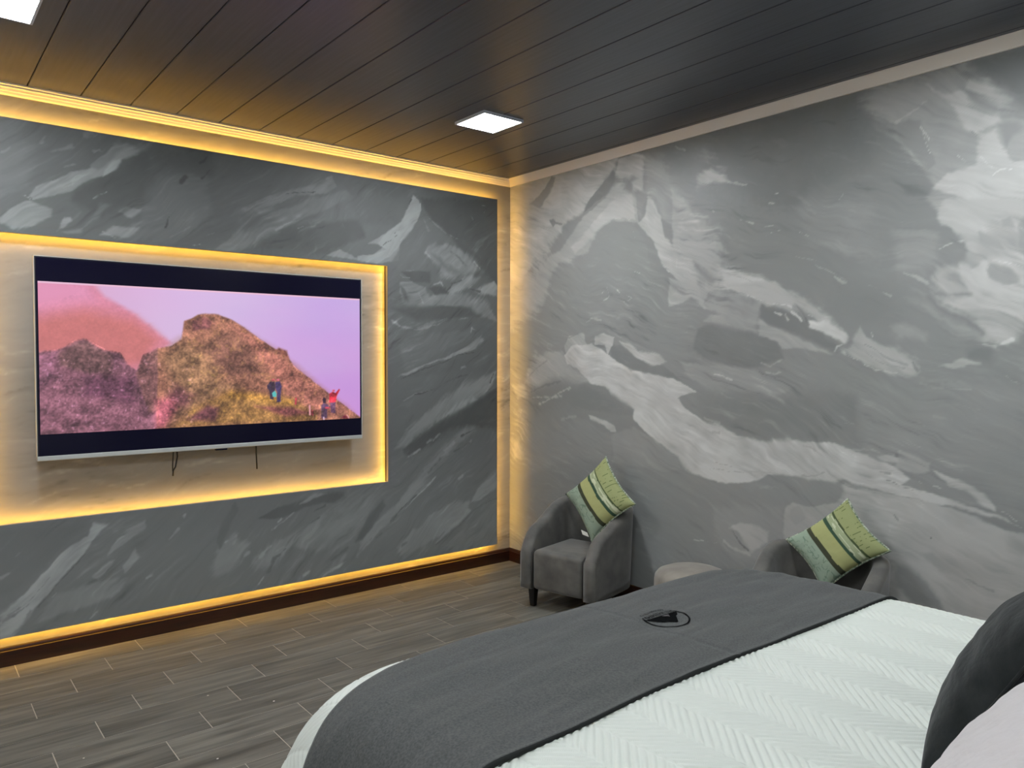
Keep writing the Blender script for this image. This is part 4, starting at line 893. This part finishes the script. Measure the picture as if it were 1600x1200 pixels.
# runner across the foot of the bed
us = np.concatenate([np.linspace(BX0-.46, BX0, 70)[:-1], np.linspace(BX0, BX0+.4, 70)[:-1], np.linspace(BX0+.4, BX1, 200), np.linspace(BX1, BX1+.40, 30)[1:]]); tt = np.linspace(0, 1, 84)
uu, tv_ = np.meshgrid(us, tt, indexing='ij'); u, t = uu.ravel(), tv_.ravel(); f = np.clip((u-BX0)/(BX1-BX0), -.3, 1.2)
vb = -3.545+.006*np.sin(u*5)+.004*fbm(u*4, u*0, 2, 9); vt = np.interp(f, [-.3, -.12, 0, .12, .3, .6, 1.2], [-3.045, -3.035, -2.985, -2.90, -2.825, -2.745, -2.69])
v_ = vb+(vt-vb)*t
folds = lambda u, v_: .0055*fbm(u*3+2*v_, v_*16-3*u, 3, 14)+.0042*vn(u*2.2-v_*1.5, v_*9+u*3, 18)+.0026*vn(u*5, v_*30, 24)*np.clip((u+2.0)/1., 0, 1)
wv = folds(u, v_)
seam = .0035*np.exp(-((u+1.972+.006*np.sin(v_*9))/.006)**2); hem = .004*np.exp(-((v_-vb)/.012)**2)
top = bedmap(u, v_, .021, wv+hem-seam); bot = bedmap(u, v_, .011, 0*wv)
nu, nv = len(us), len(tt); q1 = grid_quads(nu, nv); q2 = grid_quads(nu, nv, True)+nu*nv; idx = np.arange(nu*nv).reshape(nu, nv)
bd = np.concatenate([idx[:, 0], idx[-1, 1:], idx[::-1, -1][1:], idx[0, ::-1][1:]]); e_ = np.stack([bd[1:], bd[:-1], bd[:-1]+nu*nv, bd[1:]+nu*nv], 1)
me = raw_mesh('bed_runner', np.concatenate([top, bot]), np.concatenate([q1, q2, e_]), smooth=True, matidx=[0]*(len(q1)+len(q2))+[1]*len(e_))
rn = tag(empty('bed_runner', (-1.96, -3.2, BZ)), 'charcoal grey fabric runner with a round black emblem across the foot of the bed', 'bed runner')
me.transform(Matrix.Translation((1.96, 3.2, -BZ))); rc_ = link('runner_cloth', me, [M['runner'], M['runner_edge']], rn)
# printed emblem: ring, mountain with a pale cap and two broken lines of lettering; its foot points to the television
def lay(name, polys, m, lift=.0012, parent=rc_):
    bm = bmesh.new()
    for P in polys:
        P = np.array(P, float); rr = np.stack([P[:, 0], P[:, 1]], 1)
        k = bedmap(rr[:, 0], rr[:, 1], .021, folds(rr[:, 0], rr[:, 1])+.0012+lift); vs2 = [bm.verts.new((x+1.96, y+3.2, z-BZ)) for x, y, z in k]
        try: bm.faces.new(vs2)
        except ValueError: pass
    bmesh.ops.solidify(bm, geom=bm.faces[:], thickness=.0006)
    return link(name, bm_mesh(name, bm), m, parent)
CX, CY, RR = -1.873, -3.176, .0875
def ring_quads(a0, a1, r0, r1, n):
    out = []
    for k in range(n):
        a, b = a0+(a1-a0)*k/n, a0+(a1-a0)*(k+1)/n
        out.append([(CX+r*math.cos(t_), CY+r*math.sin(t_)) for r, t_ in ((r0, a), (r1, a), (r1, b), (r0, b))])
    return out
em = lay('emblem_ring', ring_quads(math.radians(165), math.radians(378), RR-.006, RR, 56), M['print'])
lay('emblem_mountain', [[(-1.955, -3.160), (-1.790, -3.160), (-1.815, -3.186), (-1.830, -3.192), (-1.865, -3.230), (-1.893, -3.206), (-1.905, -3.203)]], M['print'], .0012)
lay('emblem_cap', [[(-1.876, -3.166), (-1.842, -3.168), (-1.855, -3.186)]], M['printpale'], .0022)
gl_ = []; rs = random.Random(4)
for (xa, xb2, yy, hh, n) in ((-1.952, -1.794, -3.142, .020, 13), (-1.935, -1.815, -3.115, .015, 11)):
    for k in range(n):
        x = xa+(xb2-xa)*k/n; wl = (xb2-xa)/n*.62; b_ = .006*math.sin(math.pi*k/n)
        c_ = [(x, yy+b_), (x+wl*.35, yy+b_), (x+wl*.35, yy+b_-hh), (x, yy+b_-hh)]; gl_.append(c_)
        if rs.random() < .75: zc = rs.choice([0, .4, .75]); gl_.append([(x+wl*.35, yy+b_-hh*zc), (x+wl, yy+b_-hh*zc), (x+wl, yy+b_-hh*zc-hh*.24), (x+wl*.35, yy+b_-hh*zc-hh*.24)])
        if rs.random() < .5: gl_.append([(x+wl*.75, yy+b_), (x+wl, yy+b_), (x+wl, yy+b_-hh), (x+wl*.75, yy+b_-hh)])
lay('emblem_lettering', gl_, M['print'])

# ------------------------------------------------------------------ bed pillows
def bed_pillow(name, label, C, wdt, hgt, thk, rot, m, seed, pinch=.06, pw=.40, fold=1.):
    t = tag(empty(name, C), label, 'pillow')
    t.rotation_euler = rot
    K = 101; g_ = np.linspace(-1, 1, K); uu, vv = np.meshgrid(g_, g_, indexing='ij'); u, v_ = uu.ravel(), vv.ravel()
    x = wdt/2*u*(1-pinch*(1-v_**2)*np.abs(u)); z = hgt/2*v_*(1-pinch*(1-u**2)*np.abs(v_))
    prof = np.clip((1-u**2)*(1-v_**2), 0, 1)**pw; wr_ = fold*(.10*fbm(u*2.2, v_*2.2, 3, seed)+.03*fbm(u*5, v_*5, 2, seed+4)+.09*(fold-1)*(1-np.abs(2*vn(u*2.1+.6*v_, v_*2.6-u, seed+8)))**3)*prof
    for s, fl_ in ((1, True), (-1, False)):
        co = np.stack([x, s*thk/2*(prof+wr_), z], 1); me = raw_mesh('pillow_cover', co, grid_quads(K, K, fl_), smooth=True); link('pillow_cover', me, m, t)
    bm = bmesh.new(); P = []
    for a in range(4):
        for k in range(14):
            s_ = -1+2*k/14; uu_, vv_ = [(1, s_), (-s_, 1), (-1, -s_), (s_, -1)][a]
            P.append((wdt/2*uu_*(1-pinch*(1-vv_**2)*abs(uu_)), 0, hgt/2*vv_*(1-pinch*(1-uu_**2)*abs(vv_))))
    tube(bm, P, .004, 6, closed=True); link('edge_seam', bm_mesh('edge_seam', bm), m, t, smooth=True)
    return t
bed_pillow('bed_pillow', 'charcoal grey pillow propped upright on the white quilt', (-1.87, -4.30, .955), .72, .50, .27, (math.radians(30), 0, 0), M['dpillow'], 3)
bed_pillow('bed_pillow', 'white pillow on the near side of the bed in front of the charcoal pillow', (-2.45, -4.43, .925), .70, .46, .22, (math.radians(41), 0, math.radians(11)), M['wpillow'], 12)

# lint specks on the tiles
for x, y, s, lb in ((-2.524, -1.316, .0045, 'white lint speck on the floor tiles closest to the bed'), (-2.752, -1.052, .004, 'white lint speck farthest out towards the television wall'),
                    (-2.912, -1.688, .004, 'white lint speck on the tiles at the bottom edge of the photo'), (-3.342, -1.336, .0035, 'white lint speck on the tiles at the lower left')):
    bm = bmesh.new(); bmesh.ops.create_icosphere(bm, subdivisions=1, radius=s); bmesh.ops.scale(bm, verts=bm.verts, vec=(1.3, .8, .4))
    bmesh.ops.translate(bm, verts=bm.verts, vec=(0, 0, s*.4))
    tag(link('lint_speck', bm_mesh('lint_speck', bm), M['fleck'], loc=(x, y, 0)), lb, 'lint', 'white specks on the floor')
